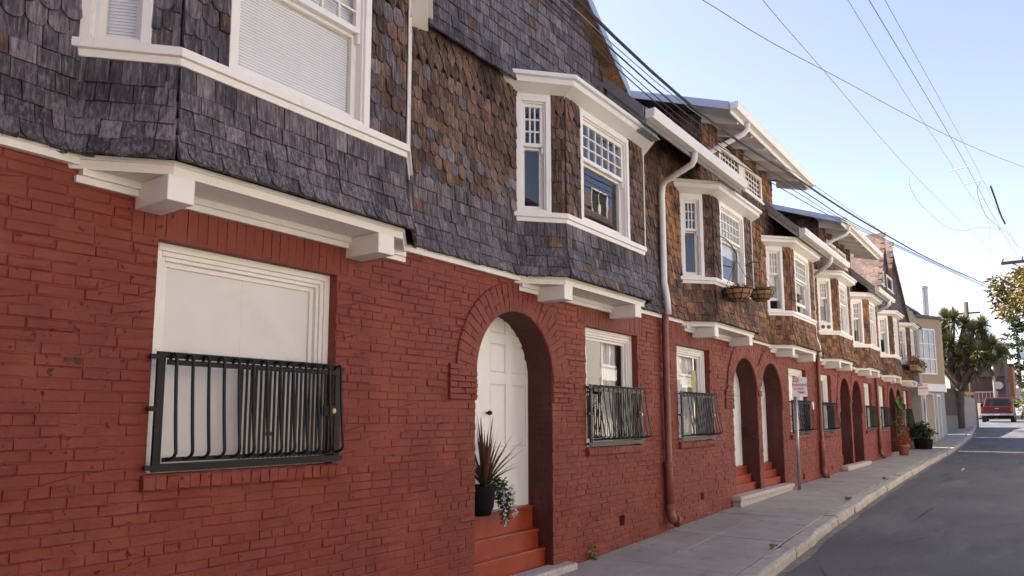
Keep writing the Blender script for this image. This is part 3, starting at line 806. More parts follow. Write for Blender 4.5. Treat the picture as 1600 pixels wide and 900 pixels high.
def grid_window(par, O, U, Nn, u0, u1, z0, z1, cols, rws, blank=False):
    B = lambda mb, *a: mb.obox(O, U, Nn, *a)
    m = MB(); cw = .075
    B(m, u0, u0+cw, -.05, .035, z0, z1); B(m, u1-cw, u1, -.05, .035, z0, z1); B(m, u0+cw, u1-cw, -.05, .035, z1-cw, z1); B(m, u0-.04, u1+.04, -.05, .055, z0-.045, z0-.001); B(m, u0+cw, u1-cw, -.05, .03, z0, z0+.05)
    w = m.build('window', 'white_paint', par)
    a, b, c, d = u0+cw, u1-cw, z0+.05, z1-cw
    m = MB(); mt = .024
    for i in range(1, cols):
        x = a+(b-a)*i/cols; B(m, x-mt/2, x+mt/2, -.03, .005, c, d)
    for i in range(1, rws):
        z = c+(d-c)*i/rws
        for k in range(cols): B(m, a+(b-a)*k/cols+mt/2, a+(b-a)*(k+1)/cols-mt/2, -.028, .003, z-mt/2, z+mt/2)
    if cols > 1: m.build('sash', 'white_paint', w)
    m = MB(); B(m, a, b, -.016, -.012, c, d); m.build('pane', 'glass', w)
    m = MB(); B(m, a-.02, b+.02, -.08, -.07, c-.02, d+.02); m.build('blind' if blank else 'room_wall', 'white_blind' if blank else 'interior_dark', w)
    return w
def upper_roof(house, x0, x1, wx0, wx1, zt=4.64, yb=1.3):
    y0 = -.62; sl = .384
    zz = lambda y: zt+(y-y0)*sl
    m = MB(); m.prism([(x0, y0, zt), (x0, yb, zz(yb)), (x0, yb, zz(yb)+.07), (x0, y0, zt+.07)], (x1-x0, 0, 0)); r = m.build('dormer_roof', 'roof_grey', house)
    for xx in (x0-.025, x1+.001):
        m = MB(); m.prism([(xx, y0-.0, zt-.03), (xx, yb, zz(yb)-.03), (xx, yb, zz(yb)+.095), (xx, y0, zt+.095)], (.024, 0, 0)); m.build('rake_board', 'roof_edge', r)
    n = 7
    for i in range(n):
        x = wx0+.02+(x1-.10-wx0)*i/(n-1)
        mb = MB(); mb.prism([(x, y0+.03, zt-.10), (x, -.015, zz(-.015)-.17), (x, -.015, zz(-.015)-.002), (x, y0, zt-.002), (x, y0, zt-.06)], (.055, 0, 0)); mb.build('rafter_tail', 'white_paint', r)
    m = MB(); m.box(x0, x1, y0-.022, y0-.001, zt-.09, zt+.09); m.build('eave_board', 'white_paint', r)
    m = MB(); m.prism([(x0+.01, y0+.003, zt-.014), (x0+.01, -.02, zz(-.02)-.014), (x0+.01, -.02, zz(-.02)-.003), (x0+.01, y0+.003, zt-.003)], (x1-x0-.02, 0, 0)); m.build('soffit', 'white_paint', r)
    gutter(r, x0-.02, x1+.03, y0-.023, zt-.03)
    m = MB(); m.prism([(x0, yb-.02, zz(yb)), (x0, yb+3.5, zz(yb)-2.2), (x0, yb+3.5, zz(yb)-2.3), (x0, yb-.02, zz(yb)-.08)], (x1-x0, 0, 0)); m.build('main_roof', 'roof_grey', house)
    return r
def downspout(house, pts_w, x, zj, zb, small=True):
    m = MB(); m.tube(pts_w, .043, 10); d = m.build('downspout', 'gutter_white', house, smooth=True)
    m = MB(); m.tube([(x, -.075, zj+.10), (x, -.075, zj-.02), (x, -.065, zj-.10), (x, -.065, zb+.75), (x, -.065, zb+.72), (x, -.065, zb+.18)], [.04, .048, .045, .045, .056, .056], 10)
    d2 = m.build('drain_pipe', 'pipe_red', house, smooth=True)
    for z in (zb+.74, zb+.20):
        mb = MB(); mb.tube([(x, -.065, z-.035), (x, -.065, z+.035)], .068, 12); mb.build('pipe_collar', 'pipe_red', d2, smooth=False)
    mb = MB(); mb.tube([(x, -.065, zb+.2), (x+.0, -.075, zb+.08), (x+.03, -.10, zb+.02), (x+.06, -.12, zb+.01)], [.055, .062, .062, .05], 10); mb.tube([(x+.05, -.12, zb+.01), (x+.085, -.145, zb+.0)], .072, 12); mb.build('pipe_elbow', 'pipe_red', d2, smooth=True)
    for z in (0.3, -.35):
        mb = MB(); mb.box(x-.06, x+.06, -.03, .0, z, z+.03); mb.build('pipe_strap', 'pipe_red', d2)

def brick_wall(house, x0, x1, wins, arches, vents, nobj, detail, shallow=False):
    zt = 1.352
    polys = [[(x0, gz(x0)-.3), (x1, gz(x1)-.3), (x1, 1.42), (x0, 1.42)]]
    for a, b in wins: polys.append([(a, -.30), (b, -.30), (b, 1.055), (a, 1.055)])
    for vx in vents: z = vx[1]; polys.append([(vx[0], z), (vx[0]+.12, z), (vx[0]+.12, z+.12), (vx[0], z+.12)])
    # arches reach below ground: build the sheet outline with notches instead of holes
    out = [(x0, gz(x0)-.3)]
    for cx in arches:
        o = arch_outline(cx, RI, gz(cx)-.29)
        out += [(cx-RI, gz(cx)-.29)]+o[2:][::-1]+[(cx+RI, gz(cx)-.29)]
    out += [(x1, gz(x1)-.3), (x1, 1.42), (x0, 1.42)]
    polys[0] = out
    v, f = face_fill(polys, .0012)
    m = MB(); m.add(v, f)
    for a, b in wins:      # window reveals
        for (p, q) in (((a, -.30), (a, 1.055)), ((b, -.30), (b, 1.055)), ((a, 1.055), (b, 1.055)), ((a, -.30), (b, -.30))):
            m.add([(p[0], .004, p[1]), (q[0], .004, q[1]), (q[0], .17, q[1]), (p[0], .17, p[1])], [(0, 1, 2, 3)])
    for vx, z in vents:
        m.box(vx-.001, vx+.121, .07, .08, z-.01, z+.13)
        m.add([(vx, .004, z), (vx+.12, .004, z), (vx+.12, .07, z), (vx, .07, z)], [(0, 1, 2, 3)]); m.add([(vx+.12, .004, z), (vx+.12, .004, z+.12), (vx+.12, .07, z+.12), (vx+.12, .07, z)], [(0, 1, 2, 3)]); m.add([(vx, .004, z+.12), (vx+.12, .004, z+.12), (vx+.12, .07, z+.12), (vx, .07, z+.12)], [(0, 1, 2, 3)])
    wall = m.build('brick_wall', 'brick_paint', house)
    mat = 'brick_paint'; items = []; rr = random.Random(int(x0*10)+3)
    hc = .0605; z = -1.78; k = 0; O, U, Nn = (0, 0), (1, 0, 0), (0, -1, 0)
    RM = RI+.13
    while z < zt-.01:
        z1 = min(z+hc, zt); zc = (z+z1)/2; ex = []
        for a, b in wins:
            if -.395 < zc < -.30: ex.append((a-.03, b+.05))
            elif -.30 <= zc < 1.06: ex.append((a, b))
            elif 1.06 <= zc < 1.33: ex.append((a-.16, b+.16))
        for cx in arches:
            if zc <= ZSP: ex.append((cx-RI, cx+RI))
            elif zc < ZSP+RM: h = math.sqrt(RM*RM-(zc-ZSP)**2); ex.append((cx-h, cx+h))
        for vx, vz in vents:
            if vz-.005 < zc < vz+.125: ex.append((vx, vx+.12))
        for cx in arches:
            if .18 < zc < .49:
                if not any(abs(cx-1.48-c2) < .1 for c2 in arches): ex.append((cx-RI-.37, cx-RI))
                if not any(abs(cx+1.48-c2) < .1 for c2 in arches): ex.append((cx+RI, cx+RI+.37))
        spans = [(x0, x1)]
        for a, b in sorted(ex):
            ns = []
            for p, q in spans:
                if b <= p or a >= q: ns.append((p, q)); continue
                if a > p: ns.append((p, a))
                if b < q: ns.append((b, q))
            spans = ns
        head = (k % 6 == 5)
        off = .105 if k % 2 else 0
        for p, q in spans:
            x = math.floor((p-x0)/.2)*.2+x0-off
            while x < q:
                w = (.105 if head else .212)*(1+rr.uniform(-.12, .10))
                a, b = max(x, p), min(x+w, q)
                if q-b < .05: b = q
                if b-a > .03 and z1 > gz((a+b)/2)-.02:
                    pr = rr.uniform(-.0015, .003)
                    tot = 1 if rr.random() > .02 else .45
                    if rr.random() < .012: pr -= .012
                    brick_piece(items, O, U, Nn, a+.0014, b-.0014, z+.0014, z1-.0012, (.0030+pr*.8)*1, mat, rng=rr)
                x += w
        z = z1; k += 1
    for a, b in wins:      # sill and lintel of bricks on edge
        x = a-.03
        while x < b+.05-.02:
            w = min(.068, b+.05-x); brick_piece(items, O, U, Nn, x+.0006, x+w-.0006, -.392, -.302, .045, mat, depth=.06, rng=rr, jit=.35); x += w
        x = a-.16
        while x < b+.16-.02:
            w = min(.066, b+.16-x); brick_piece(items, O, U, Nn, x+.0008, x+w-.0008, 1.060, 1.328, .0035+rr.uniform(0, .001), mat, rng=rr, jit=.4); x += w
    for cx in arches:
        for sg in (-1, 1):
            if any(abs(cx+sg*1.48-c2) < .1 for c2 in arches): continue
            xa, xb = (cx-RI-.37, cx-RI) if sg < 0 else (cx+RI, cx+RI+.37)
            zc, kk = .178, 0
            while zc < .48:
                cuts = [xa, xa+.20, xb] if kk % 2 else [xa, xa+.10, xa+.285, xb]
                for p, q in zip(cuts, cuts[1:]): brick_piece(items, O, U, Nn, p+.0006, q-.0006, zc+.0004, zc+.0516, .028, mat, depth=.06, rng=rr, jit=.3)
                zc += .052; kk += 1
    emit(items, wall, 'brick', 'brick_courses', nobj)
    ring = []
    for cx in arches:
        it = []; arched_entry(house, it, cx, mat, depth=.30 if (detail or shallow) else .5, detail=detail)
        mids = [(cx+c2)/2 for c2 in arches if c2 != cx]
        for q in it:
            c = q[1] @ np.array([.5, .5, .5])+q[2]
            if any((c[0]-mm)*(cx-mm) < 0 for mm in mids if abs(mm-cx) < 1): continue
            ring.append(q)
        if detail:          # bricks lining the jambs
            jb = []; zz = gz(cx); kk = 0
            while zz < ZSP-.06:
                for (c, d) in (((.012, .13), (.137, .29)) if kk % 2 else ((.012, .20), (.207, .29))):
                    for sx, nx in ((cx+RI, -1), (cx-RI, 1)):
                        A = np.stack([np.array([0, d-c-.005, 0]), np.array([nx, 0, 0])*.012, np.array([0, 0, .055])], 1)
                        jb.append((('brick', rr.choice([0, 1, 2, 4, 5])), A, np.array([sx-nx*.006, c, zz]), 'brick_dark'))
                zz += hc; kk += 1
            emit(jb, house.children[0] if False else wall, 'brick', 'jamb_bricks', 0)
    if ring:
        m = MB()
        cx = arches[0]
        for cx in arches:
            n = 24; P = []
            for kk in range(n+1):
                a = PI*kk/n
                P += [(cx+(RI+.004)*math.cos(a), -.018, ZSP+(RI+.004)*math.sin(a)), (cx+(RO-.006)*math.cos(a), -.018, ZSP+(RO-.006)*math.sin(a))]
            lim = [(cx+c2)/2 for c2 in arches if c2 != cx]
            fs = []
            for i in range(n):
                xm = sum(P[2*i+j][0] for j in range(4))/4
                if any((xm-mm)*(cx-mm) < 0 for mm in lim): continue
                fs.append((2*i, 2*i+2, 2*i+3, 2*i+1))
            m.add(P, fs)
        rg = m.build('arch_ring', mat, house)
        emit(ring, rg, 'voussoir', 'voussoirs', 120 if detail else 60)
    for cx in arches:
        pass
    return wall
def band(house, x0, x1, bays_x):
    m = MB(); xs = [x0]+[v for b in bays_x for v in (b[0]+.03, b[1]-.345)]+[x1]
    for i in range(0, len(xs), 2):
        m.box(xs[i], xs[i+1], -.045, -.002, 1.355, 1.395); m.box(xs[i], xs[i+1], -.058, -.002, 1.395, 1.412)
        m.build('band_moulding', 'white_paint', house); m = MB()
def shingle_front(house, outline, y, items, nobj, holes=(), mat='backing_dark', limit=300, name='shingle_wall'):
    v, f = face_fill([outline]+list(holes), y); m = MB(); m.add(v, f); w = m.build(name, mat, house)
    emit(items, w, 'shingle', 'shingles', nobj); return w
WR = [('round', 1, .100), ('square', 5, .108), ('round', 9, .108), ('diamond', 3, .118)]
WR2 = [('square', 7, .095), ('round', 16, .112)]
flw = lambda z: .07*max(0, (1.80-z)/.40)**1.6 if z < 1.80 else 0
O0, U0, N0 = (0, 0), (1, 0), (0, -1)
def bay_excl(bx): return lambda z: [(a+(.10 if z < 1.9 else 0), b-(.36 if z < 1.9 else 0)) for a, b in bx] if z < 3.47 else []
def mat_pick(a, b, p, rng=random.Random(9)):
    from mathutils import noise as mn
    def f(z, u):
        v = mn.fractal(Vector((u*.55+3.1, z*1.1+p*7, .3)), 1.0, 2.0, 3)*.5+.5+rng.uniform(-.17, .17)
        return a if v > p else b
    return f

# ---- house nearest the camera
h = thing('row_house', 'gabled brown shingle and red brick row house nearest the camera, with the wide blind-filled bay', 'house', (3.3, 0, gz(3.3)), 'row houses')
X0, X1 = -2.6, 9.15
brick_wall(h, X0, X1, [(2.15, 3.48), (7.05, 8.34)], [5.72], [(7.78, -1.23)], 300, True)
bx = [(1.65, 4.17), (5.71, 8.23)]
itb = []
bay(h, 1.65, 1.76, itb, ('slats', 'slats', 'slats'), (lambda z, u: 'shingle_grey', lambda z, u: 'shingle_brown' if RNG.random() < min(.95, max(.05, (z-2.0)*.3+(u-1.0)*.5)) else 'shingle_grey', True), label='bay window with closed white blinds')
bay(h, 5.71, 1.76, itb, ('dark', 'dark', 'dark'), (lambda z, u: 'shingle_grey' if RNG.random() < .94 else 'shingle_brown', lambda z, u: 'shingle_brown' if RNG.random() < .97 else 'shingle_grey', True), label='bay window with dark uncovered panes')
it = list(itb)
mlow = mat_pick('shingle_grey', 'shingle_brown', .3); mup = mat_pick('shingle_brown', 'shingle_grey', .24)
shingle_field(it, O0, U0, N0, rows_from(1.395, WR), lambda z: (X0, X1 if z < 3.2 else 9.15), flare=flw, excl=bay_excl(bx), mat=lambda z, u: ('shingle_grey' if RNG.random() < .97 else 'shingle_brown') if z < 2.0 or u < 2.5 else ('shingle_brown' if RNG.random() < min(.99, .45+(z-2.0)*1.3) else 'shingle_grey'))
G_AP, G_SL = 3.9, .77
gx1 = lambda z: 6.75+(4.76-z)/G_SL
gfl = lambda z: .055+.03*max(0, (3.6-z)/.25)
rows = rows_from(3.345, [('square', 31, .118)])
shingle_field(it, O0, U0, N0, rows, lambda z: (max(X0, 2*G_AP-gx1(z)), min(gx1(z), 7.72 if z > 3.5 else 7.45)), flare=gfl, excl=lambda z: bay_excl(bx)(z), mat=lambda z, u: 'shingle_grey' if RNG.random() < .96 else 'shingle_brown')
shingle_field(it, O0, U0, N0, rows_from(3.30, [('square', 7, .108)]), lambda z: (7.75, X1), excl=bay_excl(bx), mat=lambda z, u: 'shingle_brown')
out = [(X0, 1.35), (X1, 1.35), (X1, 4.05), (7.75, 4.0), (G_AP, 6.93), (X0, 1.9)]
shingle_front(h, [(X0, 1.35), (X1, 1.35), (X1, 4.05), (7.66, 4.06), (G_AP, 6.93), (X0, 2.0)], .003, it, 300)
band(h, X0, X1, bx)
m = MB()   # gable roof: two slopes
for sg in (1, -1):
    xe = G_AP+sg*3.86; zz = lambda x: 4.76-G_SL*(abs(x-G_AP)+G_AP-6.75)
    a = [(G_AP, zz(G_AP)+.0), (xe, zz(xe)), (xe, zz(xe)+.10), (G_AP, zz(G_AP)+.115)]
    m.prism([(x, -.24, z) for x, z in (a if sg > 0 else a[::-1])], (0, 6, 0))
rf = m.build('gable_roof', 'roof_grey', h)
m = MB()
for sg in (1, -1):
    xe = G_AP+sg*3.89
    a = [(G_AP, zz(G_AP)-.02), (xe, zz(xe)-.02), (xe, zz(xe)+.105), (G_AP, zz(G_AP)+.125)]
    m.prism([(x, -.262, z) for x, z in (a if sg > 0 else a[::-1])], (0, .02, 0))
m.build('rake_edge', 'roof_edge', rf)
it = []
d = np.array([1, 0, -G_SL]); d = d/np.linalg.norm(d); nn = np.array([-G_SL, 0, -1]); nn = nn/np.linalg.norm(nn)
s = 0
while s < 4.75:
    w = RNG.uniform(.105, .15); p = np.array([G_AP, -.236, zz(G_AP)])+d*s
    A = np.stack([d*(w-.005), nn*(.012+RNG.uniform(0, .008)), np.array([0, .19, 0])], 1)
    it.append((('square', RNG.randrange(8)), A, p, 'shingle_rake')); s += w
emit(it, rf, 'shingle', 'shingles', 60)
m = MB(); m.box(7.44, 7.86, -.60, -.09, 3.34, 3.36); m.build('soffit_box', 'grey_board', h)
m = MB(); m.box(X0, X1, 5.8, 5.95, -1.6, 4.0); m.build('rear_wall', 'backing_dark', h)
# entry of the first house
d = panelled_door(h, 5.585, 6.42, .30, -.865, 1.17, lab='white six-panel door behind the potted flax')
m = MB(); m.box(5.28, 5.583, .31, .36, -.865, 1.2); m.box(5.44, 5.575, .285, .309, -.865, 1.2); m.build('door_frame', 'door_white', h)
for (y0, z1, zb2) in ((.235, -.868, -1.09), (.165, -1.095, -1.27), (.085, -1.275, -1.46)):
    mb = MB(); mb.box(5.72-RI+.004, 5.72+RI-.004, y0+.012, .46, zb2-.02, z1-.028); mb.box(5.72-RI+.006, 5.72+RI-.006, y0, .46, z1-.0278, z1); mb.build('step', 'step_red', h, bevel=.006)
m = MB(); m.box(4.85, 6.62, -.13, .08, -1.53, -1.445); m.build('doorstep', 'granite', h, bevel=.02)
m = MB(); m.box(4.9, 6.57, -.10, .06, -1.75, -1.531); m.build('doorstep_base', 'granite', h)
ground_window(h, 2.15, 3.48, 'blind', 'iron_black', lab='wide window with white blind behind the black guard')
ground_window(h, 7.05, 8.34, 'drapes', 'iron_grey', nb=11, nin=14)
m = MB(); sl = [(2.90, -.05), (2.96, -.05)]
m.box(3.02, 3.08, .1425, .1435, -.20, -.10); o = m.build('alarm_sticker', 'sign_white', h)
m = MB(); m.box(3.02, 3.08, .1415, .1424, -.10, -.075); m.build('alarm_sticker', 'sign_red', h)

# ---- second house
h = thing('row_house', 'second row house, shingled over red brick, whose bay carries the hanging flower baskets', 'house', (13.2, 0, gz(13.2)), 'row houses')
X0, X1 = 9.15, 17.35
brick_wall(h, X0, X1, [(9.57, 10.80), (15.09, 16.42)], [12.42, 13.90], [(10.27, -1.15), (15.82, -1.22), (14.72, -.62)][:2], 300, False, True)
bx = [(9.80, 12.30), (13.85, 16.35)]; it = []
mo = mat_pick('shingle_orange', 'shingle_brown', .28); mb_ = mat_pick('shingle_orange', 'shingle_brown', .52)
bay(h, 9.80, 1.74, it, ('dark', 'half', 'dark'), (mb_, mb_, False), label='bay window with hanging baskets at its right corner')
bay(h, 13.85, 1.74, it, (('half', .17), ('half', .17), 'half'), (mo, mo, False), label='bay window with raised lower sashes')
ul = lambda z: (X0, X1) if z < 3.55 else ((X0, X1) if z < 4.02 else (10.74, 14.47))
shingle_field(it, O0, U0, N0, rows_from(1.395, [('square', 7, .095), ('round', 14, .112), ('square', 12, .112)]), ul, flare=flw,
              excl=lambda z: bay_excl(bx)(z)+([(11.5, 13.78)] if 4.02 < z < 4.62 else []), mat=lambda z, u: mo(z, u) if 12.3 < u < 13.9 and z < 3.6 else mb_(z, u))
shingle_field(it, (10.74, 0), (0, -1), (-1, 0), rows_from(3.9, [('square', 11, .115)]), lambda z: (-1.25, min(.012, -(z+.09-4.87)/.384)), mat=lambda z, u: 'shingle_brown')
zs = 4.86
shingle_front(h, [(X0, 1.35), (X1, 1.35), (X1, 4.08), (14.47, 4.08), (14.47, zs), (10.74, zs), (10.74, 4.08), (X0, 4.08)], .003, it, 300)
for xa, xb in ((10.745, 10.80), (14.40, 14.465)):
    m = MB(); m.prism([(xa, .005, 3.6), (xa, 1.28, 3.6), (xa, 1.28, 5.35), (xa, .005, 4.86)], (xb-xa, 0, 0)); m.build('dormer_cheek', 'backing_dark', h)
band(h, X0, X1, bx)
low_roof(h, 7.45, 10.72); low_roof(h, 14.0, 17.9)
ridge_roof(h, 7.5, 17.9)
upper_roof(h, 10.36, 14.9, 10.74, 14.47)
for a, b in ((11.5, 12.56), (12.72, 13.78)): grid_window(h, O0, U0, N0, a, b, 4.12, 4.60, 6, 4)
m = MB(); m.box(12.561, 12.719, -.03, -.004, 4.12, 4.60); m.build('mullion', 'white_paint', h)
downspout(h, [(8.80, -.66, 3.46), (8.80, -.655, 3.37), (8.82, -.62, 3.32), (8.98, -.16, 3.22), (9.02, -.10, 3.16), (9.03, -.085, 3.05), (9.03, -.085, 1.85), (9.03, -.12, 1.62), (9.04, -.13, 1.40)], 9.06, 1.36, -1.32)
m = MB(); m.tube([(11.0, -.68, 4.60), (11.0, -.67, 4.50), (10.98, -.62, 4.44), (10.85, -.14, 4.22), (10.84, -.09, 4.15), (10.84, -.08, 3.9)], .043, 10); m.build('downspout', 'gutter_white', h, smooth=True)
for cx in (12.42, 13.90):
    panelled_door(h, cx-.22, cx+.625, .30, -.80, 1.25)
    m = MB(); m.box(cx-RI-.1, cx-.222, .315, .36, -.80, 1.25); m.build('door_frame', 'door_white', h)
    for i in range(3):
        y0 = .22-i*.075; z1 = -.805-.135*i
        mb = MB(); mb.box(cx-RI+.004, cx+RI-.004, y0+.012, .46, z1-.16, z1-.028); mb.box(cx-RI+.006, cx+RI-.006, y0, .46, z1-.0278, z1); mb.build('step', 'step_red', h, bevel=.006)
m = MB(); m.tube([(13.02, .27, -.12), (12.97, .26, -.13), (12.97, .06, -.33), (12.98, .04, -.34), (13.04, .04, -.33)], .014, 8); m.build('handrail', 'iron_black', h, smooth=True)
m = MB(); m.box(11.55, 14.62, -.16, .06, -1.28, -1.20); m.build('doorstep', 'granite', h, bevel=.02)
m = MB(); m.box(11.60, 14.57, -.13, .04, -1.6, -1.281); m.build('doorstep_base', 'granite', h)
ground_window(h, 9.57, 10.80, 'curtain', 'iron_grey', nb=11, nin=14)
ground_window(h, 15.09, 16.42, 'drapes', 'iron_black', full=False, nb=11, nin=12)
m = MB(); m.box(10.46, 10.62, .150, .153, .42, .74); m.build('paper_notice', 'paper_yellow', h)
m = MB(); m.box(16.75, 16.86, -.03, .0, .22, .38); m.build('bell_box', 'white_paint', h)

# ---- third house
h = thing('row_house', 'third row house, tall shingled section with white gutter behind the parking sign', 'house', (20.9, 0, gz(20.9)), 'row houses')
X0, X1 = 17.35, 24.45
brick_wall(h, X0, X1, [(17.55, 18.68), (22.66, 23.76)], [20.13, 21.57], [(18.3, -1.18)], 0, False)
fw = 1.42; bx = [(17.75, 17.75+fw+.76), (21.46, 21.46+fw+.76)]; it = []
bay(h, 17.75, fw, it, ('half', 'curtain', 'dark'), (mo, mo, False), detail=0, vents=True, label='bay window with two round vents under the side sash')
bay(h, 21.46, fw, it, ('drapes', 'curtain', 'curtain'), (mo, mo, False), detail=0)
ul = lambda z: (X0, X1) if z < 4.02 else (18.2, 21.75)
shingle_field(it, O0, U0, N0, rows_from(1.395, [('square', 7, .095), ('round', 14, .112), ('square', 11, .112)]), ul, flare=flw,
              excl=lambda z: bay_excl(bx)(z)+([(18.95, 21.15)] if 4.0 < z < 4.5 else []), mat=mb_)
shingle_field(it, (18.2, 0), (0, -1), (-1, 0), rows_from(3.9, [('square', 10, .115)]), lambda z: (-1.25, min(.012, -(z+.09-4.78)/.384)), mat=lambda z, u: 'shingle_brown')
zs = 4.76
shingle_front(h, [(X0, 1.35), (X1, 1.35), (X1, 4.08), (21.75, 4.08), (21.75, zs), (18.2, zs), (18.2, 4.08), (X0, 4.08)], .003, it, 0)
for xa, xb in ((18.205, 18.26), (21.68, 21.745)):
    m = MB(); m.prism([(xa, .005, 3.6), (xa, 1.28, 3.6), (xa, 1.28, 5.26), (xa, .005, 4.77)], (xb-xa, 0, 0)); m.build('dormer_cheek', 'backing_dark', h)
band(h, X0, X1, bx)
low_roof(h, 21.6, 24.2, yb=.25); ridge_roof(h, 17.9, 22.3)
upper_roof(h, 17.75, 22.4, 18.2, 21.75, zt=4.55)
for a, b in ((18.95, 19.97), (20.13, 21.15)): grid_window(h, O0, U0, N0, a, b, 4.06, 4.46, 5, 3)
downspout(h, [(16.35, -.66, 3.46), (16.36, -.655, 3.36), (16.40, -.60, 3.30), (17.0, -.16, 3.22), (17.05, -.10, 3.16), (17.06, -.085, 3.05), (17.06, -.085, 1.85), (17.2, -.12, 1.62), (17.22, -.13, 1.40)], 17.26, 1.36, -1.25)
m = MB(); m.tube([(18.3, -.68, 4.52), (18.3, -.67, 4.42), (18.29, -.62, 4.36), (18.26, -.14, 4.18), (18.25, -.09, 4.1), (18.25, -.08, 3.9)], .043, 8); m.build('downspout', 'gutter_white', h, smooth=True)
for cx in (20.13, 21.57):
    panelled_door(h, cx-.2, cx+.62, .58, -.72, 1.25)
    for i in range(2):
        y0 = .42-i*.18; z1 = -.75-.18*i
        mb = MB(); mb.box(cx-RI+.004, cx+RI-.004, y0, .66, z1-.2, z1); mb.build('step', 'step_red', h)
m = MB(); m.box(19.35, 22.3, -.16, .06, -1.24, -1.13); m.build('doorstep', 'granite', h, bevel=.02)
m = MB(); m.box(19.4, 22.25, -.13, .04, -1.6, -1.241); m.build('doorstep_base', 'granite', h)
ground_window(h, 17.55, 18.68, 'drapes', 'iron_black', full=False, nb=11, nin=12)
ground_window(h, 22.66, 23.76, 'curtain', 'iron_black', full=False, nb=11, nin=12)

# ---- fourth house with the twin gables
h = thing('row_house', 'farthest row house, with twin steep gables and a pinkish tiled roof slope', 'house', (28.2, 0, gz(28.2)), 'row houses')
X0, X1 = 24.45, 31.9
brick_wall(h, X0, X1, [(24.97, 26.05), (29.95, 31.0)], [27.25, 28.65], [], 0, False)
bx = [(25.50, 25.5+2.1), (29.2, 31.3)]; it = []
bay(h, 25.5, 1.34, it, ('half', 'curtain', 'curtain'), (mb_, mb_, False), detail=0)
bay(h, 29.2, 1.34, it, ('half', 'curtain', 'curtain'), (mb_, mb_, False), detail=0, label='bay window carrying a planted flower box')
gl = [(25.35, 4.07), (26.87, 6.10), (27.68, 5.0), (28.50, 6.10), (31.75, 3.80)]
def gsp(z):
    return (25.35+(z-4.07)/1.335 if z > 4.07 else X0, 31.75-(z-3.80)*1.413 if z > 3.8 else X1)
shingle_field(it, O0, U0, N0, rows_from(1.395, [('square', 7, .095), ('round', 14, .112), ('square', 24, .125)]), gsp, flare=flw,
              excl=lambda z: bay_excl(bx)(z)+([(26.0, 27.2), (27.65, 28.95)] if 4.43 < z < 5.02 else [])+([(26.87+(6.10-z)/1.355, 28.5-(6.10-z)/1.34)] if z > 5.02 else []), mat=mat_pick('shingle_grey', 'shingle_brown', .5), wmul=1.25)
shingle_front(h, [(X0, 1.35), (X1, 1.35), (X1, 3.8), (31.75, 3.80), (28.50, 6.10), (27.68, 5.0), (26.87, 6.10), (25.35, 4.07), (X0, 4.07)], .003, it, 0)
band(h, X0, X1, bx)
for a, b in ((26.02, 27.18), (27.67, 28.93)): grid_window(h, O0, U0, N0, a, b, 4.50, 5.0, 1, 1, blank=True)
it = []
def slope(name, xa, za, xb, zb2, mat, tiles=False, y0=-.10, y1=5.5):
    m = MB(); L = math.hypot(xb-xa, zb2-za); n = Vector(((zb2-za)/L, (xa-xb)/L))*(-.09 if (xa-xb)/L < 0 else .09)
    n = Vector((-(zb2-za), (xb-xa))).normalized()
    if n.y < 0: n = -n
    n *= .09
    p = [(xa, za), (xb, zb2), (xb+n.x, zb2+n.y), (xa+n.x, za+n.y)]
    m.prism([(x, y0, z) for x, z in p], (0, y1-y0, 0)); r = m.build(name, 'roof_grey' if not tiles else 'shingle_roof_tan', h)
    m = MB(); m.prism([(x, y0-.03, z-.01) for x, z in p], (0, .028, 0)); m.build('rake_edge', 'shingle_rake' if not tiles else 'shingle_rake', r)
    if tiles:
        d = np.array([xa-xb, 0, za-zb2])/L; nv = np.array([n.x, 0, n.y])/.09; s = 0; k = 0; its = []
        base = np.array([xb, y0, zb2])+nv*.09
        while s < L:
            y = y0-(k % 2)*.12
            while y < y1:
                w = r_.uniform(.20, .30); A = np.stack([np.array([0, w-.004, 0]), nv*(.014+r_.uniform(0, .008)), d*.22], 1)
                its.append((('square', r_.randrange(8)), A, base+d*s+np.array([0, y-y0, 0]), 'shingle_roof_tan')); y += w
            s += .145; k += 1
        emit(its, r, 'roof_shingle', 'roof_shingles', 0)
slope('gable_roof', 26.87, 6.10, 25.0, 3.6, None, True)
slope('gable_roof', 26.87, 6.10, 27.68, 5.0, None)
slope('gable_roof', 28.50, 6.10, 27.68, 5.0, None, True)
slope('gable_roof', 28.50, 6.10, 31.9, 3.69, None)
m = MB(); m.box(26.2, 26.35, 1.6, 1.9, 5.05, 5.6); m.build('roof_vent', 'gutter_white', h)
m = MB(); m.box(X0, X1, 5.6, 5.75, -1.6, 3.8); m.build('rear_wall', 'backing_dark', h)
downspout(h, [(23.6, -.66, 3.46), (23.6, -.655, 3.36), (23.62, -.60, 3.30), (24.2, -.16, 3.22), (24.26, -.10, 3.16), (24.27, -.085, 3.05), (24.27, -.085, 1.40)], 24.33, 1.36, -1.1)
for cx in (27.25, 28.65):
    panelled_door(h, cx-.2, cx+.62, .58, -.72, 1.25)
    for i in range(2):
        mb = MB(); mb.box(cx-RI+.004, cx+RI-.004, .42-i*.18, .66, -.95-.18*i, -.75-.18*i); mb.build('step', 'step_red', h)
m = MB(); m.box(26.5, 29.4, -.12, .06, -1.18, -1.08); m.build('doorstep', 'granite', h)
ground_window(h, 24.97, 26.05, 'curtain', 'iron_black', full=False, nb=11, nin=12)
ground_window(h, 29.95, 31.0, 'curtain', 'iron_black', full=False, nb=11, nin=12)
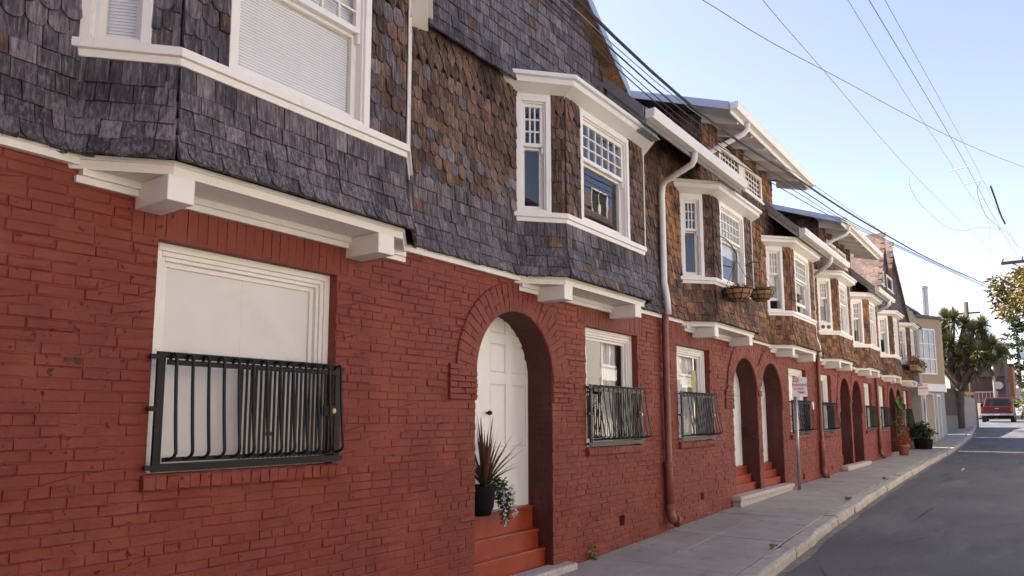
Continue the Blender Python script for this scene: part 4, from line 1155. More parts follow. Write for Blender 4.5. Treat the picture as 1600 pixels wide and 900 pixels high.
# ------------------------------------------------------------------ houses across the street (outside the frame: they reflect or block daylight and show in the panes)
def across(x0, x1, yf, wall, roofm, ze, za, label, side=False, low=False):
    g = gz((x0+x1)/2); h = thing('house', label, 'house', ((x0+x1)/2, yf, g), 'houses across the street')
    cx = (x0+x1)/2
    m = MB(); m.prism([(x0, yf, g-.6), (x1, yf, g-.6), (x1, yf, ze)]+([] if side else [(cx, yf, za)])+[(x0, yf, ze)], (0, -.25, 0)); m.box(x0, x0+.2, yf-8, yf-.25, g-.6, ze); m.box(x1-.2, x1, yf-8, yf-.25, g-.6, ze); m.build('wall', wall, h)
    if side:
        m = MB(); m.prism([(x0-.3, yf+.4, ze-.25), (x0-.3, yf-4, za), (x0-.3, yf-8.4, ze-.25), (x0-.3, yf-8.4, ze-.1), (x0-.3, yf-4, za+.15), (x0-.3, yf+.4, ze-.1)], (x1-x0+.6, 0, 0)); m.build('roof', roofm, h)
    for s in (() if side else (1, -1)):
        m = MB(); xe = cx+s*((x1-x0)/2+.35); zz = ze-(za-ze)*.7/(x1-x0)
        p = [(cx, za+.02), (xe, zz), (xe, zz+.12), (cx, za+.16)]
        m.prism([(a, yf+.4, b) for a, b in p], (0, -8.5, 0)); m.build('roof', roofm, h)
    for (a, z0, z1, w) in () if low else ((x0+1.0, .2, 1.5, 1.3), (x1-2.4, .2, 1.5, 1.3), (x0+1.0, 2.1, 3.4, 1.3), (x1-2.4, 2.1, 3.4, 1.3), (cx-.5, ze+.1, ze+1.0, 1.0)):
        m = MB(); m.box(a-.09, a, yf+.001, yf+.05, z0-.09, z1+.09); m.box(a+w, a+w+.09, yf+.001, yf+.05, z0-.09, z1+.09); m.box(a, a+w, yf+.001, yf+.05, z1, z1+.09); m.box(a, a+w, yf+.001, yf+.06, z0-.09, z0); m.box(a+w/2-.03, a+w/2+.03, yf+.001, yf+.03, z0, z1); w_ = m.build('window', 'white_paint', h)
        m = MB(); m.box(a, a+w, yf+.002, yf+.012, z0, z1); m.build('pane', 'interior_dark', w_)
    m = MB(); m.box(cx-.5, cx+.5, yf+.001, yf+.06, g, g+2.1); m.build('door', 'fence_brown', h)
XA = [(-26, -9.5, 'brown_wall', 7.0, 9.3, 'tall brown gabled house across the street, leftmost of the row, unseen and made tall and dark to cut light'), (-9, -1.0, 'brown_wall', 6.6, 8.8, 'tall brown gabled house across the street behind the viewpoint, unseen and made tall and dark to cut light'),  # height and dark walls of these two set to block sky and weaken bounce
      (-.6, 6.3, 'white_wall', 3.4, 5.6, 'white gabled house across the street facing the guarded wide window'), (7.0, 10.4, 'brown_wall', 1.0, 2.5, 'low brown gabled cottage across the street from the arched doorway'),
      (11.2, 18.2, 'white_wall', 4.6, 7.0, 'white gabled house across the street facing the hanging baskets'),
      (18.8, 26.6, 'white_wall', 7.2, 10.6, 'tall white house with a broad tan roof across the street facing the parking sign'), (27.2, 34, 'cream_wall', 4.6, 7.0, 'cream gabled house across the street facing the twin gables')]
h = thing('house', 'tall dark building added out of view behind the viewpoint to block sky light', 'house', (-24, -6, gz(-24)))  # unseen building added to keep low sky light off the doorway reveals
m = MB(); m.box(-32, -22, -30, -.5, -4, 11); m.build('wall', 'brown_wall', h)
m = MB(); m.box(-32.3, -21.7, -30.3, -.2, 11.001, 11.4); m.build('roof', 'roof_grey', h)
for i in range(6):
    for k in range(3):
        m = MB(); m.box(-21.999, -21.93, -27+4*i, -25.4+4*i, 0+3.2*k, 1.8+3.2*k); w_ = m.build('window', 'white_paint', h)
        m = MB(); m.box(-21.929, -21.92, -26.9+4*i, -25.5+4*i, .1+3.2*k, 1.7+3.2*k); m.build('pane', 'interior_dark', w_)
for a, b, w, ze, za, lab in XA: across(a, b, -9.0, w, 'brown_wall' if 'cottage' in lab else 'shingle_roof_tan', ze, za, lab, side='broad' in lab, low='cottage' in lab)

# ------------------------------------------------------------------ tan house past the row and its neighbours
h = thing('house', 'tan stucco house with a splayed upper bay and a nine-pane window past the brick row', 'house', (36, 0, gz(36)))
m = MB(); m.box(32.4, 41.0, -.25, 7, gz(41)-.9, 3.6); m.build('wall', 'siding_grey', h)
for i in range(26):
    m = MB(); z = -1.0+i*.17; m.add([(32.385, -.26, z), (32.385, .8, z), (32.399, .8, z+.168), (32.399, -.26, z+.168), (32.399, -.26, z), (32.399, .8, z)], [(0, 1, 2, 3), (0, 4, 5, 1), (0, 3, 4), (1, 5, 2)]); m.build('siding_board', 'siding_grey', h)
pl = [(33.0, -.12), (34.5, -.86), (35.25, -.86), (36.6, -.25)]
m = MB(); m.plan(pl, 1.42, 4.08); by = m.build('bay_window', 'tan_stucco', h)
m = MB(); A = offset_poly([(33.0, -.2), (34.5, -.86), (35.25, -.86), (36.6, -.2)], .03); m.plan(A, 1.12, 1.419); m.build('bay_base', 'white_paint', by)
m = MB(); m.plan(offset_poly([(33.0, -.2), (34.5, -.86), (35.25, -.86), (36.6, -.2)], .05), 4.081, 4.2); m.build('bay_roof', 'roof_grey', by)
P, Q = Vector(pl[0]), Vector(pl[1]); U = (Q-P).normalized(); Nn = (U.y, -U.x)
cols, rws = 3, 3; u0, u1, z0, z1 = .12, 1.25, 1.80, 3.66
m = MB(); fw_ = .06
m.obox(pl[0], U, Nn, u0, u0+fw_, .001, .05, z0, z1); m.obox(pl[0], U, Nn, u1-fw_, u1, .001, .05, z0, z1); m.obox(pl[0], U, Nn, u0+fw_, u1-fw_, .001, .05, z1-fw_, z1); m.obox(pl[0], U, Nn, u0+fw_, u1-fw_, .001, .05, z0, z0+fw_)
for i in (1, 2):
    u = u0+(u1-u0)*i/3; m.obox(pl[0], U, Nn, u-.022, u+.022, .008, .046, z0+fw_, z1-fw_)
for k in (1, 2):
    z = z0+(z1-z0)*k/3
    for i in range(3): m.obox(pl[0], U, Nn, u0+(u1-u0)*i/3+(.022 if i else fw_), u0+(u1-u0)*(i+1)/3-(.022 if i < 2 else fw_), .010, .044, z-.022, z+.022)
w_ = m.build('window', 'white_paint', by)
for i in range(3):
    for k in range(3):
        m = MB(); m.obox(pl[0], U, Nn, u0+(u1-u0)*i/3+.02, u0+(u1-u0)*(i+1)/3-.02, .022, .026, z0+(z1-z0)*k/3+.02, z0+(z1-z0)*(k+1)/3-.02); m.build('pane', 'glass', w_)
m = MB(); m.obox(pl[0], U, Nn, u0+.03, u1-.03, .004, .006, z0+.03, z1-.03); m.build('blind', 'shade_grey', w_)
m = MB(); m.box(33.5, 36.2, -.262, -.251, -1.0, 1.02); g_ = m.build('garage_door', 'tan_stucco', h)
for i in range(4):
    m = MB(); m.box(33.52, 36.18, -.275, -.263, -.98+.5*i, -.98+.5*i+.47); m.build('panel', 'tan_stucco', g_)
m = MB(); m.box(33.38, 33.49, -.30, -.252, -1.05, 1.12); m.box(36.21, 36.32, -.30, -.252, -.95, 1.12); m.box(33.49, 36.21, -.30, -.252, 1.03, 1.12); m.build('garage_frame', 'white_paint', h)
m = MB(); m.box(37.4, 38.5, -.28, -.251, -.95, 1.0); m.build('door', 'siding_grey', h)
m = MB(); m.box(37.28, 37.39, -.31, -.252, -.95, 1.1); m.box(38.51, 38.62, -.31, -.252, -.95, 1.1); m.box(37.39, 38.51, -.31, -.252, 1.01, 1.1); m.build('door_frame', 'white_paint', h)
m = MB(); m.plan([(32.3, -.35), (41.1, -.35), (41.1, 7), (32.3, 7)], 3.601, 3.72); m.build('roof', 'roof_grey', h)
m = MB(); m.lathe((34.7, -.38, 3.72), [(.20, 0), (.20, .5), (.14, .52), (.14, 1.72), (.155, 1.73), (.155, 1.84), (.10, 1.86)], 14); m.build('chimney_pipe', 'galvanised', h, smooth=False)
h = thing('house', 'grey sided house with dark blue gable roof behind the twin gables', 'house', (36.5, 3, gz(36)))
m = MB(); m.prism([(35.2, .15, 3.73), (35.2, 5.6, 3.73), (35.2, 5.6, 4.5), (35.2, 1.1, 5.35), (35.2, .15, 4.6)], (5, 0, 0)); m.build('wall', 'siding_grey', h)
for i in range(10):
    z = 3.74+i*.13; m = MB(); ya, yb_ = .14, 2.2
    if z > 4.55: ya = .15+(z-4.55)*1.2; yb_ = 1.9-(z-4.55)*.9
    if yb_-ya < .2: break
    m.box(35.183, 35.198, ya, yb_, z, z+.118); m.build('siding_board', 'siding_grey', h)
m = MB(); m.prism([(35.1, 0, 4.52), (35.1, 1.1, 5.4), (35.1, 5.8, 4.5), (35.1, 5.8, 4.6), (35.1, 1.1, 5.5), (35.1, -.06, 4.57)], (5.2, 0, 0)); m.build('roof', 'blue_grey_metal', h)

# fence, low wall and gate beyond
def run_box(name, a, b, z0, z1, th, mat, par, n=1, gap=0.0):
    for i in range(n):
        f0_, f1_ = i/n, (i+1)/n
        p = Vector(a)+(Vector(b)-Vector(a))*f0_; q = Vector(a)+(Vector(b)-Vector(a))*f1_; d = (q-p); L = d.length; d.normalize()
        m = MB(); m.obox(p, (d.x, d.y), (d.y, -d.x), gap, L-gap, -th, 0, z0(i), z1(i)); m.build(name, mat, par)
h = thing('fence', 'dark brown board fence on a low green grey wall beyond the tan house', 'fence', (44, 0, gz(44)))
run_box('low_wall', (41.2, .35), (47.0, -.35), lambda i: -1.1, lambda i: .2, .2, 'concrete_green', h)
run_box('board', (41.2, .33), (47.0, -.37), lambda i: .201, lambda i: 1.62+.01*(i % 3), .04, 'fence_brown', h, n=24, gap=.006)
h = thing('gate', 'weathered pale plank gate with a tiled top at the end of the brown fence', 'gate', (48.5, -.6, gz(48)))
run_box('plank', (47.05, -.40), (50.2, -.92), lambda i: gz(48)-.2, lambda i: 1.35-.02*i, .05, 'fence_weathered', h, n=9, gap=.008)
run_box('coping', (46.9, -.33), (50.3, -.93), lambda i: 1.42, lambda i: 1.55, .35, 'orange_wall', h)
m = MB(); m.box(50.2, 50.35, -1.0, -.85, -.6, 1.5); m.build('post', 'fence_weathered', h)

# ------------------------------------------------------------------ plants
def blades(mb, c, n, L, w, rng, up=.2, droop=.5, spread=(0, 2*PI), seg=3, tilt=(.0, 1.2)):
    for i in range(n):
        a = rng.uniform(*spread); e = PI/2-rng.uniform(*tilt); l = L*rng.uniform(.65, 1.1)
        d = Vector((math.cos(a)*math.cos(e), math.sin(a)*math.cos(e), math.sin(e))); sd_ = Vector((-math.sin(a), math.cos(a), 0))
        sd_ = (sd_+Vector((rng.uniform(-.4, .4), rng.uniform(-.4, .4), rng.uniform(-.4, .4)))).normalized()
        base = len(mb.v); p = Vector(c)
        for k in range(seg+1):
            f = k/seg; q = p+d*(l*f)+Vector((0, 0, -droop*l*f*f*math.cos(e))); ww = w*(1-f)**.7*(.55+.9*min(1, f*2.5))*.5 if f < 1 else .001
            mb.v += [tuple(q-sd_*ww), tuple(q+sd_*ww)]
        mb.f += [(base+2*k, base+2*k+1, base+2*k+3, base+2*k+2) for k in range(seg)]
def leaves(mb, blobs, n, size, rng, asp=.45):
    for i in range(n):
        c, r = blobs[rng.randrange(len(blobs))]
        v = Vector((rng.gauss(0, 1), rng.gauss(0, 1), rng.gauss(0, 1))).normalized()*(rng.random()**.45)
        p = Vector(c)+Vector((v.x*r[0], v.y*r[1], v.z*r[2]))
        a = Vector((rng.gauss(0, 1), rng.gauss(0, 1), rng.gauss(0, .6)-.3)).normalized(); b = a.orthogonal().normalized(); b = (Matrix.Rotation(rng.uniform(0, 6.28), 3, a) @ b)
        s = size*rng.uniform(.6, 1.25); nn_ = a.cross(b)*s*.12
        base = len(mb.v)
        mb.v += [tuple(p), tuple(p+a*s*.5+b*s*asp*.5+nn_), tuple(p+a*s), tuple(p+a*s*.5-b*s*asp*.5+nn_)]
        mb.f += [(base, base+1, base+2), (base, base+2, base+3)]
rg = random.Random(21)
# flax in the first doorway
t = thing('potted_plant', 'black pot of bronze flax with trailing silver plant in the first doorway', 'plant', (5.52, .20, -.868))
m = MB(); m.lathe((5.38, .165, -.866), [(.09, 0), (.125, .08), (.135, .22), (.14, .27), (.125, .272), (.12, .24)], 18); m.build('pot', 'black_pot', t, smooth=True)
m = MB(); blades(m, (5.42, .15, -.62), 64, .66, .026, rg, droop=.35, tilt=(.05, .85), spread=(PI*.7, PI*2.3), seg=5); m.build('flax_leaves', 'leaf_flax', t)
m = MB(); leaves(m, [((5.50, .10, -.60), (.15, .08, .09)), ((5.58, .06, -.68), (.09, .06, .12)), ((5.60, .04, -.82), (.06, .03, .16))], 800, .045, rg); m.build('dark_foliage', 'leaf_dark', t)
m = MB()
for (x, y, ln) in ((5.53, .02, .36), (5.74, .07, .30), (5.70, .05, .22)):
    m = MB()
    for k in range(80):
        f = rg.random(); q = Vector((x+.05*f*f+rg.gauss(0, .012), y+rg.gauss(0, .010), -.62-ln*f)); s = .028
        a = Vector((rg.gauss(0, 1), rg.gauss(0, .6)-.4, rg.gauss(0, 1))).normalized()*s; b = a.orthogonal().normalized()*s*.45
        base = len(m.v); m.v += [tuple(q), tuple(q+a*.5+b), tuple(q+a), tuple(q+a*.5-b)]; m.f += [(base, base+1, base+2, base+3)]
    m.build('trailing_stem', 'silver_leaf', t)
# hanging baskets
def basket(x, y, z, r, label, hook):
    t = thing('hanging_basket', label, 'flower basket', (x, y, z), 'hanging flower baskets')
    m = MB(); m.lathe((x, y, z), [(r*.25, -r*.85), (r*.62, -r*.68), (r*.88, -r*.35), (r, 0), (r*.93, .0), (r*.8, -.03)], 18); m.build('basket', 'basket', t, smooth=True)
    m = MB()
    for zz, rr in ((-.005, r*1.01), (-r*.36, r*.9), (-r*.68, r*.65)):
        m.tube([(x+rr*math.cos(2*PI*k/20), y+rr*math.sin(2*PI*k/20), z+zz) for k in range(21)], .006, 5)
    for k in range(10):
        a = 2*PI*k/10; m.tube([(x+math.cos(a)*r*q*1.02, y+math.sin(a)*r*q*1.02, z+w) for q, w in ((1, 0), (.9, -r*.36), (.64, -r*.68), (.25, -r*.86))], .005, 4)
    m.build('wire_frame', 'iron_black', t)
    m = MB(); top = (x, y, z+r*2.1)
    for k in range(3):
        a = 2*PI*k/3+.4; m.tube([(x+math.cos(a)*r, y+math.sin(a)*r, z), top], .004, 4)
    m.build('hanger', 'iron_black', t)
    m = MB(); leaves(m, [((x, y, z+.03), (r*.95, r*.95, r*.22))], 160, .06, rg); m.build('foliage', 'leaf_olive', t)
    m = MB(); leaves(m, [((x, y, z+.05), (r*.9, r*.9, r*.25))], 50, .05, rg); m.build('flowers', 'leaf_red', t)
    m = MB(); m.tube(hook, .008, 6); m.build('hook', 'iron_black', t, smooth=True)
z_ = 1.90; x_, y_ = 10.52, -.58
hk = [(9.98, -.36, 2.42), (9.99, -.37, 2.55)]+[(10.0+.52*f, -.37-.21*f, 2.55+.16*math.sin(PI*f)+(-.1*f)) for f in [.12, .25, .4, .55, .7, .85, 1]]+[(10.53, -.58, 2.36)]
basket(x_, y_, z_, .215, 'larger hanging flower basket under the curled hook at the bay corner', hk)
basket(11.36, -.66, 1.99, .19, 'smaller hanging flower basket right of the larger basket', [(11.62, -.30, 2.45), (11.5, -.5, 2.5), (11.38, -.64, 2.46), (11.36, -.66, 2.39)])
# flower box under the last bay
t = thing('flower_box', 'planted flower box below the window of the farthest row house', 'flower box', (29.2, -.5, 1.9))
m = MB(); m.box(28.9, 30.9, -.62, -.40, 1.72, 1.92); m.build('box', 'basket', t)
m = MB(); leaves(m, [((29.0+.3*i, -.5, 1.98), (.25, .22, .2)) for i in range(7)], 700, .10, rg); m.build('foliage', 'leaf_olive', t)
m = MB(); leaves(m, [((29.1, -.5, 2.15), (.3, .2, .15))], 90, .09, rg); m.build('flowers', 'leaf_red', t)
# vine, terracotta pot, boxed bush
t = thing('climbing_vine', 'green vine with one broad leaf climbing the pier between the far arches', 'vine', (27.95, -.06, gz(28)))
m = MB(); m.tube([(27.95, -.05, gz(28)), (27.9, -.06, -.4), (27.97, -.06, .1), (27.9, -.08, .6)], .009, 5); m.build('stem', 'leaf_dark', t)
m = MB(); leaves(m, [((27.9, -.12, z), (.12, .1, .25)) for z in (-.6, -.2, .2, .5)], 240, .12, rg); m.build('foliage', 'leaf_olive', t)
m = MB()
for (q, w_, l_, sw2) in (((27.75, -.16, .80), .14, .36, .03), ((27.7, -.24, .56), .15, .28, -.05), ((27.8, -.10, .50), .10, .26, .06)):
    p = Vector(q); m.add([p, p+Vector((-.03, w_*.8, -l_*.22)), p+Vector((-.02, w_*.75, -l_*.6)), p+Vector((0, sw2, -l_)), p+Vector((-.02, -w_*.75, -l_*.6)), p+Vector((-.03, -w_*.8, -l_*.22)), p+Vector((.03, 0, -l_*.5))], [(0, 1, 6), (1, 2, 6), (2, 3, 6), (3, 4, 6), (4, 5, 6), (5, 0, 6)])
m.build('broad_leaf', 'leaf_bright', t)
t = thing('potted_plant', 'terracotta pot with a red leafed plant beside the far arches', 'plant', (26.8, -.33, gz(26.8)))
m = MB(); m.lathe((26.8, -.33, gz(26.8)), [(.13, 0), (.18, .27), (.20, .28), (.20, .34), (.18, .345), (.16, .30)], 18); m.build('pot', 'terracotta', t, smooth=True)
m = MB(); leaves(m, [((26.8, -.33, gz(26.8)+.50), (.22, .22, .18))], 260, .11, rg); m.build('foliage', 'leaf_red', t)
t = thing('potted_bush', 'dark leafy bush in a black tub at the end of the brick row', 'plant', (31.0, -.40, gz(31)))
m = MB(); m.lathe((31.0, -.40, gz(31)), [(.28, 0), (.33, .36), (.30, .362), (.28, .3)], 16); m.build('tub', 'black_pot', t)
m = MB(); leaves(m, [((31+.3*rg.uniform(-1, 1), -.4+.3*rg.uniform(-1, 1), gz(31)+.62+.32*rg.uniform(-1, 1)), (.24, .24, .2)) for i in range(16)], 1500, .12, rg); m.build('foliage', 'leaf_dark', t)
m = MB()
for i in range(7): m.tube([(31, -.4, gz(31)+.3), (31+rg.uniform(-.35, .35), -.4+rg.uniform(-.3, .3), gz(31)+.9)], .012, 4)
m.build('stems', 'bark', t)
# weeds
for (x, y, n, s, lab) in ((7.08, -.05, 60, .055, 'small green weed at the foot of the brick wall'), (8.6, ky(8.6)+.11, 26, .04, 'tuft of green weed in the nearest kerb joint'), (13.4, ky(13.4)+.11, 40, .05, 'long tuft of weed behind the kerb beside the sign post'), (17.5, ky(17.5)+.11, 30, .05, 'far tuft of weed behind the kerb')):
    m = MB(); leaves(m, [((x, y, gz(x)+s*.8), (s*2 if y < -.5 else s*.9, s*.6, s*(2.2 if y > -.5 else .7)))], n, s, rg); tag(m.build('weed', 'leaf_olive'), lab, 'weed', 'weeds on the pavement')

# yucca tree behind the fence
t = thing('yucca_tree', 'tall branching yucca tree with spiky rosettes behind the brown fence', 'tree', (46.5, -.35, gz(46.5)))
m = MB(); base = Vector((46.8, -.25, -.6)); heads = []
fork = [(46.6, -.55, 1.9), (46.9, -.2, 2.0), (46.4, -1.0, 2.4), (46.5, .1, 2.6)]
m.tube([base, (46.8, -.35, .6), (46.7, -.45, 1.5), fork[0]], [.34, .26, .24, .2], 10)
hp = [(46, .45, 5.0), (46.4, .0, 4.9), (45.8, -.5, 5.45), (46.3, -.95, 5.15), (46, -1.35, 4.75), (46.5, -1.8, 4.3), (45.9, -2.15, 3.9), (46.3, -2.5, 3.45), (45.7, -1.5, 3.6), (45.9, -.9, 4.0), (45.8, -.2, 4.2), (46, .3, 3.9), (45.8, .55, 4.45), (46, -.6, 3.3), (45.9, -2.0, 3.1), (45.7, .2, 3.2), (45.8, -1.3, 2.9), (46.2, -1.75, 5.0), (46, -.1, 5.55)]
for q in hp:
    f = Vector(fork[rg.randrange(4)]); q = Vector(q); mid = (f+q)/2+Vector((0, rg.uniform(-.2, .2), -.25))
    m.tube([Vector(fork[0])-Vector((0, 0, .3)), f, mid, q], [.2, .15, .11, .09], 7)
m.build('trunk', 'bark', t, smooth=True)
m = MB(); md = MB()
for q in hp:
    blades(m, q, 280, .68, .055, rg, droop=.2, tilt=(.05, 1.75), seg=2)
    blades(m, (q[0], q[1], q[2]-.12), 60, .64, .06, rg, droop=.3, tilt=(1.2, 2.1), seg=2)
    blades(md, (q[0], q[1], q[2]-.45), 22, .55, .05, rg, droop=.9, tilt=(1.9, 2.8), seg=2)
m.build('crown', 'leaf_yucca', t); md.build('dead_leaves', 'leaf_dead', t)
# broadleaf tree on the right
t = thing('broadleaf_tree', 'broadleaf street tree with bronze new leaves overhanging at the right edge', 'tree', (30, -7.3, gz(30)))
m = MB(); m.tube([(30, -7.4, -1.6), (30, -7.2, .6), (30.1, -6.8, 2.2), (30, -6.2, 3.0)], [.2, .16, .14, .11], 10)
bl = []
for i in range(70):
    v = Vector((rg.gauss(0, 1), rg.gauss(0, 1), rg.gauss(0, 1))).normalized()*rg.uniform(.45, 1)
    c = Vector((30, -4.95, 3.88))+Vector((v.x*1.9, v.y*2.2, v.z*1.6)); bl.append((c, (.45, .45, .38)))
    if i % 3 == 0: m.tube([(30, -6.2, 3.0), ((30+c.x)/2, (-6.2+c.y)/2, (3+c.z)/2+.1), c], [.07, .04, .012], 5)
m.build('trunk', 'bark', t)
m = MB(); leaves(m, bl, 14000, .19, rg, asp=.5); m.build('crown', 'leaf_golden', t)

# ------------------------------------------------------------------ signs
def sign_text(par, txt, loc, size, mat, rot, name='lettering'):
    cu = bpy.data.curves.new(name, 'FONT'); cu.body = txt; cu.size = size; cu.align_x = 'CENTER'; cu.align_y = 'CENTER'; cu.extrude = .0006; cu.offset = size*.018
    cu.materials.append(MATS[mat]); tmp = bpy.data.objects.new('tmp', cu); C.objects.link(tmp); dg = bpy.context.evaluated_depsgraph_get(); me = bpy.data.meshes.new_from_object(tmp.evaluated_get(dg)); bpy.data.objects.remove(tmp); o = link(name, me, par); o.matrix_basis = Matrix.Translation(loc) @ rot; return o
def parking_sign(px, py, zb, ztop, sw_, sh, zc, ang, label, lines, off=0.0):
    t = thing('parking_sign', label, 'sign', (px, py, zb), 'parking signs')
    m = MB(); m.tube([(px, py, zb-.05), (px-.03, py-.02, ztop)], .030, 12); m.build('post', 'galvanised', t, smooth=True)
    c = Vector((px-.09, py+off, zc)); rot = Matrix.Rotation(ang, 4, 'Z') @ Matrix.Rotation(PI/2, 4, 'X')      # local x along the plate, y up, z towards the reader
    fr_ = Matrix.Translation(c) @ rot
    def plate(name, x0, x1, y0, y1, z0, z1, mat):
        m = MB(); m.box(x0, x1, y0, y1, z0, z1); m.v = [tuple(fr_ @ Vector(p)) for p in m.v]; return m.build(name, mat, t)
    plate('sign_plate', -sw_/2, sw_/2, -sh/2, sh/2, -.004, 0, 'sign_white')
    plate('sign_header', -sw_/2+.008, -sw_/2+sw_*.46, sh*.24, sh/2-.008, .0005, .0025, 'sign_red')
    for txt, lx, ly, sz, mat in lines:
        sign_text(t, txt, fr_ @ Vector((lx*sw_, ly*sh, .004)), sz*sh, mat, rot)
    for q in (-.38, .38):
        m = MB(); a = fr_ @ Vector((-.02, q*sh, .0)); b = fr_ @ Vector((-.02, q*sh, .006)); m.tube([a, b], .008, 8); m.build('bolt', 'galvanised', t)
L1 = [('NO', -.25, .355, .23, 'sign_white'), ('PARKING', .0, .10, .185, 'sign_red'), ('ANY', .04, -.10, .18, 'sign_red'), ('TIME', .06, -.29, .18, 'sign_red'), ('S', .14, .36, .16, 'wire_grey'), ('24', -.34, -.10, .13, 'blue_wall')]
parking_sign(14.6, -.24, gz(14.6), .60, .27, .37, .62, math.radians(-62), 'white and red no parking any time sign on a grey post on the pavement', L1, off=-.12)
L2 = [('NO', -.25, .355, .23, 'sign_white'), ('PARKING', .0, .05, .18, 'sign_red')]
parking_sign(31.9, -.42, gz(31.9), .75, .36, .46, 1.15, math.radians(-65), 'small white and red parking sign on the post beside the tan bay', L2, off=.0)

# ------------------------------------------------------------------ pickup, car and the far end of the street
def wheel(par, c, r, w, n=20):
    m = MB(); m.tube([(c[0], c[1]-w/2, c[2]), (c[0], c[1]-w/2+.02, c[2]), (c[0], c[1]+w/2-.02, c[2]), (c[0], c[1]+w/2, c[2])], [r*.93, r, r, r*.93], n); t = m.build('wheel', 'rubber', par)
    for s in (-1, 1):
        m = MB(); m.tube([(c[0], c[1]+s*(w/2+.001), c[2]), (c[0], c[1]+s*(w/2+.012), c[2])], r*.58, n); m.build('rim', 'chrome', t)
def cabin(mb, x0, x1, y0, y1, z0, z1, ix0, ix1, iy): 
    mb.add([(x0, y0, z0), (x1, y0, z0), (x1, y1, z0), (x0, y1, z0), (x0+ix0, y0+iy, z1), (x1-ix1, y0+iy, z1), (x1-ix1, y1-iy, z1), (x0+ix0, y1-iy, z1)], [(0, 3, 2, 1), (4, 5, 6, 7), (0, 1, 5, 4), (1, 2, 6, 5), (2, 3, 7, 6), (3, 0, 4, 7)])
def pickup(x, yc, zg, label):
    t = thing('pickup_truck', label, 'pickup truck', (x, yc, zg)); hw = .88; y0, y1 = yc-hw, yc+hw
    P = [(0, .48), (0, 1.02), (2.0, 1.04), (2.0, 1.0), (3.7, 1.0), (5.05, .92), (5.15, .55), (5.1, .38), (4.65, .36), (4.55, .60), (4.3, .74), (4.05, .70), (3.85, .36), (1.55, .36), (1.42, .60), (1.15, .76), (.88, .70), (.68, .42), (.1, .42)]
    m = MB(); m.prism([(x+a, y1, zg+b) for a, b in P], (0, -2*hw, 0)); m.build('body', 'car_red', t, bevel=.035)
    m = MB(); cabin(m, x+1.9, x+3.9, y0+.03, y1-.03, zg+1.0, zg+1.66, .10, .62, .17); m.build('cab', 'car_red', t, bevel=.05)
    m = MB()   # rear window, windscreen and side windows set proud of the cab shell
    m.add([(x+1.905, y0+.20, zg+1.08), (x+1.905, y1-.20, zg+1.08), (x+1.968, y1-.30, zg+1.55), (x+1.968, y0+.30, zg+1.55), (x+1.93, y0+.20, zg+1.08), (x+1.93, y1-.20, zg+1.08), (x+1.99, y1-.30, zg+1.55), (x+1.99, y0+.30, zg+1.55)], [(0, 3, 2, 1), (4, 5, 6, 7), (0, 1, 5, 4), (1, 2, 6, 5), (2, 3, 7, 6), (3, 0, 4, 7)]); m.build('rear_window', 'car_glass', t)
    for s, yy in ((1, y1), (-1, y0)):
        m = MB(); yb = yy-s*.048; yt = yy-s*.17
        m.add([(x+2.05, yb+s*.0, zg+1.08), (x+3.55, yb, zg+1.08), (x+3.15, yt+s*.03, zg+1.56), (x+2.12, yt+s*.03, zg+1.56), (x+2.05, yb-s*.05, zg+1.08), (x+3.55, yb-s*.05, zg+1.08), (x+3.15, yt-s*.04, zg+1.56), (x+2.12, yt-s*.04, zg+1.56)], [(0, 1, 2, 3), (7, 6, 5, 4), (0, 4, 5, 1), (1, 5, 6, 2), (2, 6, 7, 3), (3, 7, 4, 0)]); m.build('side_window', 'car_glass', t)
    m = MB(); m.box(x-.015, x-.002, y0+.14, y1-.14, zg+.56, zg+1.0); tg = m.build('tailgate', 'car_red', t, bevel=.008)
    m = MB(); m.box(x-.03, x-.016, yc-.12, yc+.12, zg+.86, zg+.92); m.build('badge', 'chrome', tg)
    m = MB(); m.box(x-.14, x-.01, y0+.02, y1-.02, zg+.44, zg+.56); m.build('bumper', 'chrome', t, bevel=.02)
    m = MB(); m.box(x-.152, x-.141, yc-.16, yc+.16, zg+.45, zg+.55); m.build('number_plate', 'sign_white', t)
    for yy in (y0+.01, y1-.13): m = MB(); m.box(x-.02, x-.001, yy, yy+.115, zg+.68, zg+.98); m.build('tail_light', 'lamp_red', t)
    for xx in (1.15, 4.3):
        for yy in (y0+.09, y1-.09): wheel(t, (x+xx, yy, zg+.35), .35, .22)
    for s, yy in ((1, y1), (-1, y0)): m = MB(); m.box(x+3.25, x+3.36, min(yy, yy+s*.18), max(yy, yy+s*.18), zg+1.06, zg+1.22); m.build('mirror', 'black_pot', t)
    m = MB(); m.box(x+.9, x+4.6, y0+.25, y1-.25, zg+.26, zg+.42); m.build('underbody', 'rubber', t)
m_, t_, b_ = nmat('car_glass'); b_.inputs['Base Color'].default_value = (.03, .035, .04, 1); b_.inputs['Roughness'].default_value = .03; b_.inputs['Specular IOR Level'].default_value = .9
pickup(57, -1.62, gz(57)-.12, 'dark red pickup truck parked at the far end of the street')
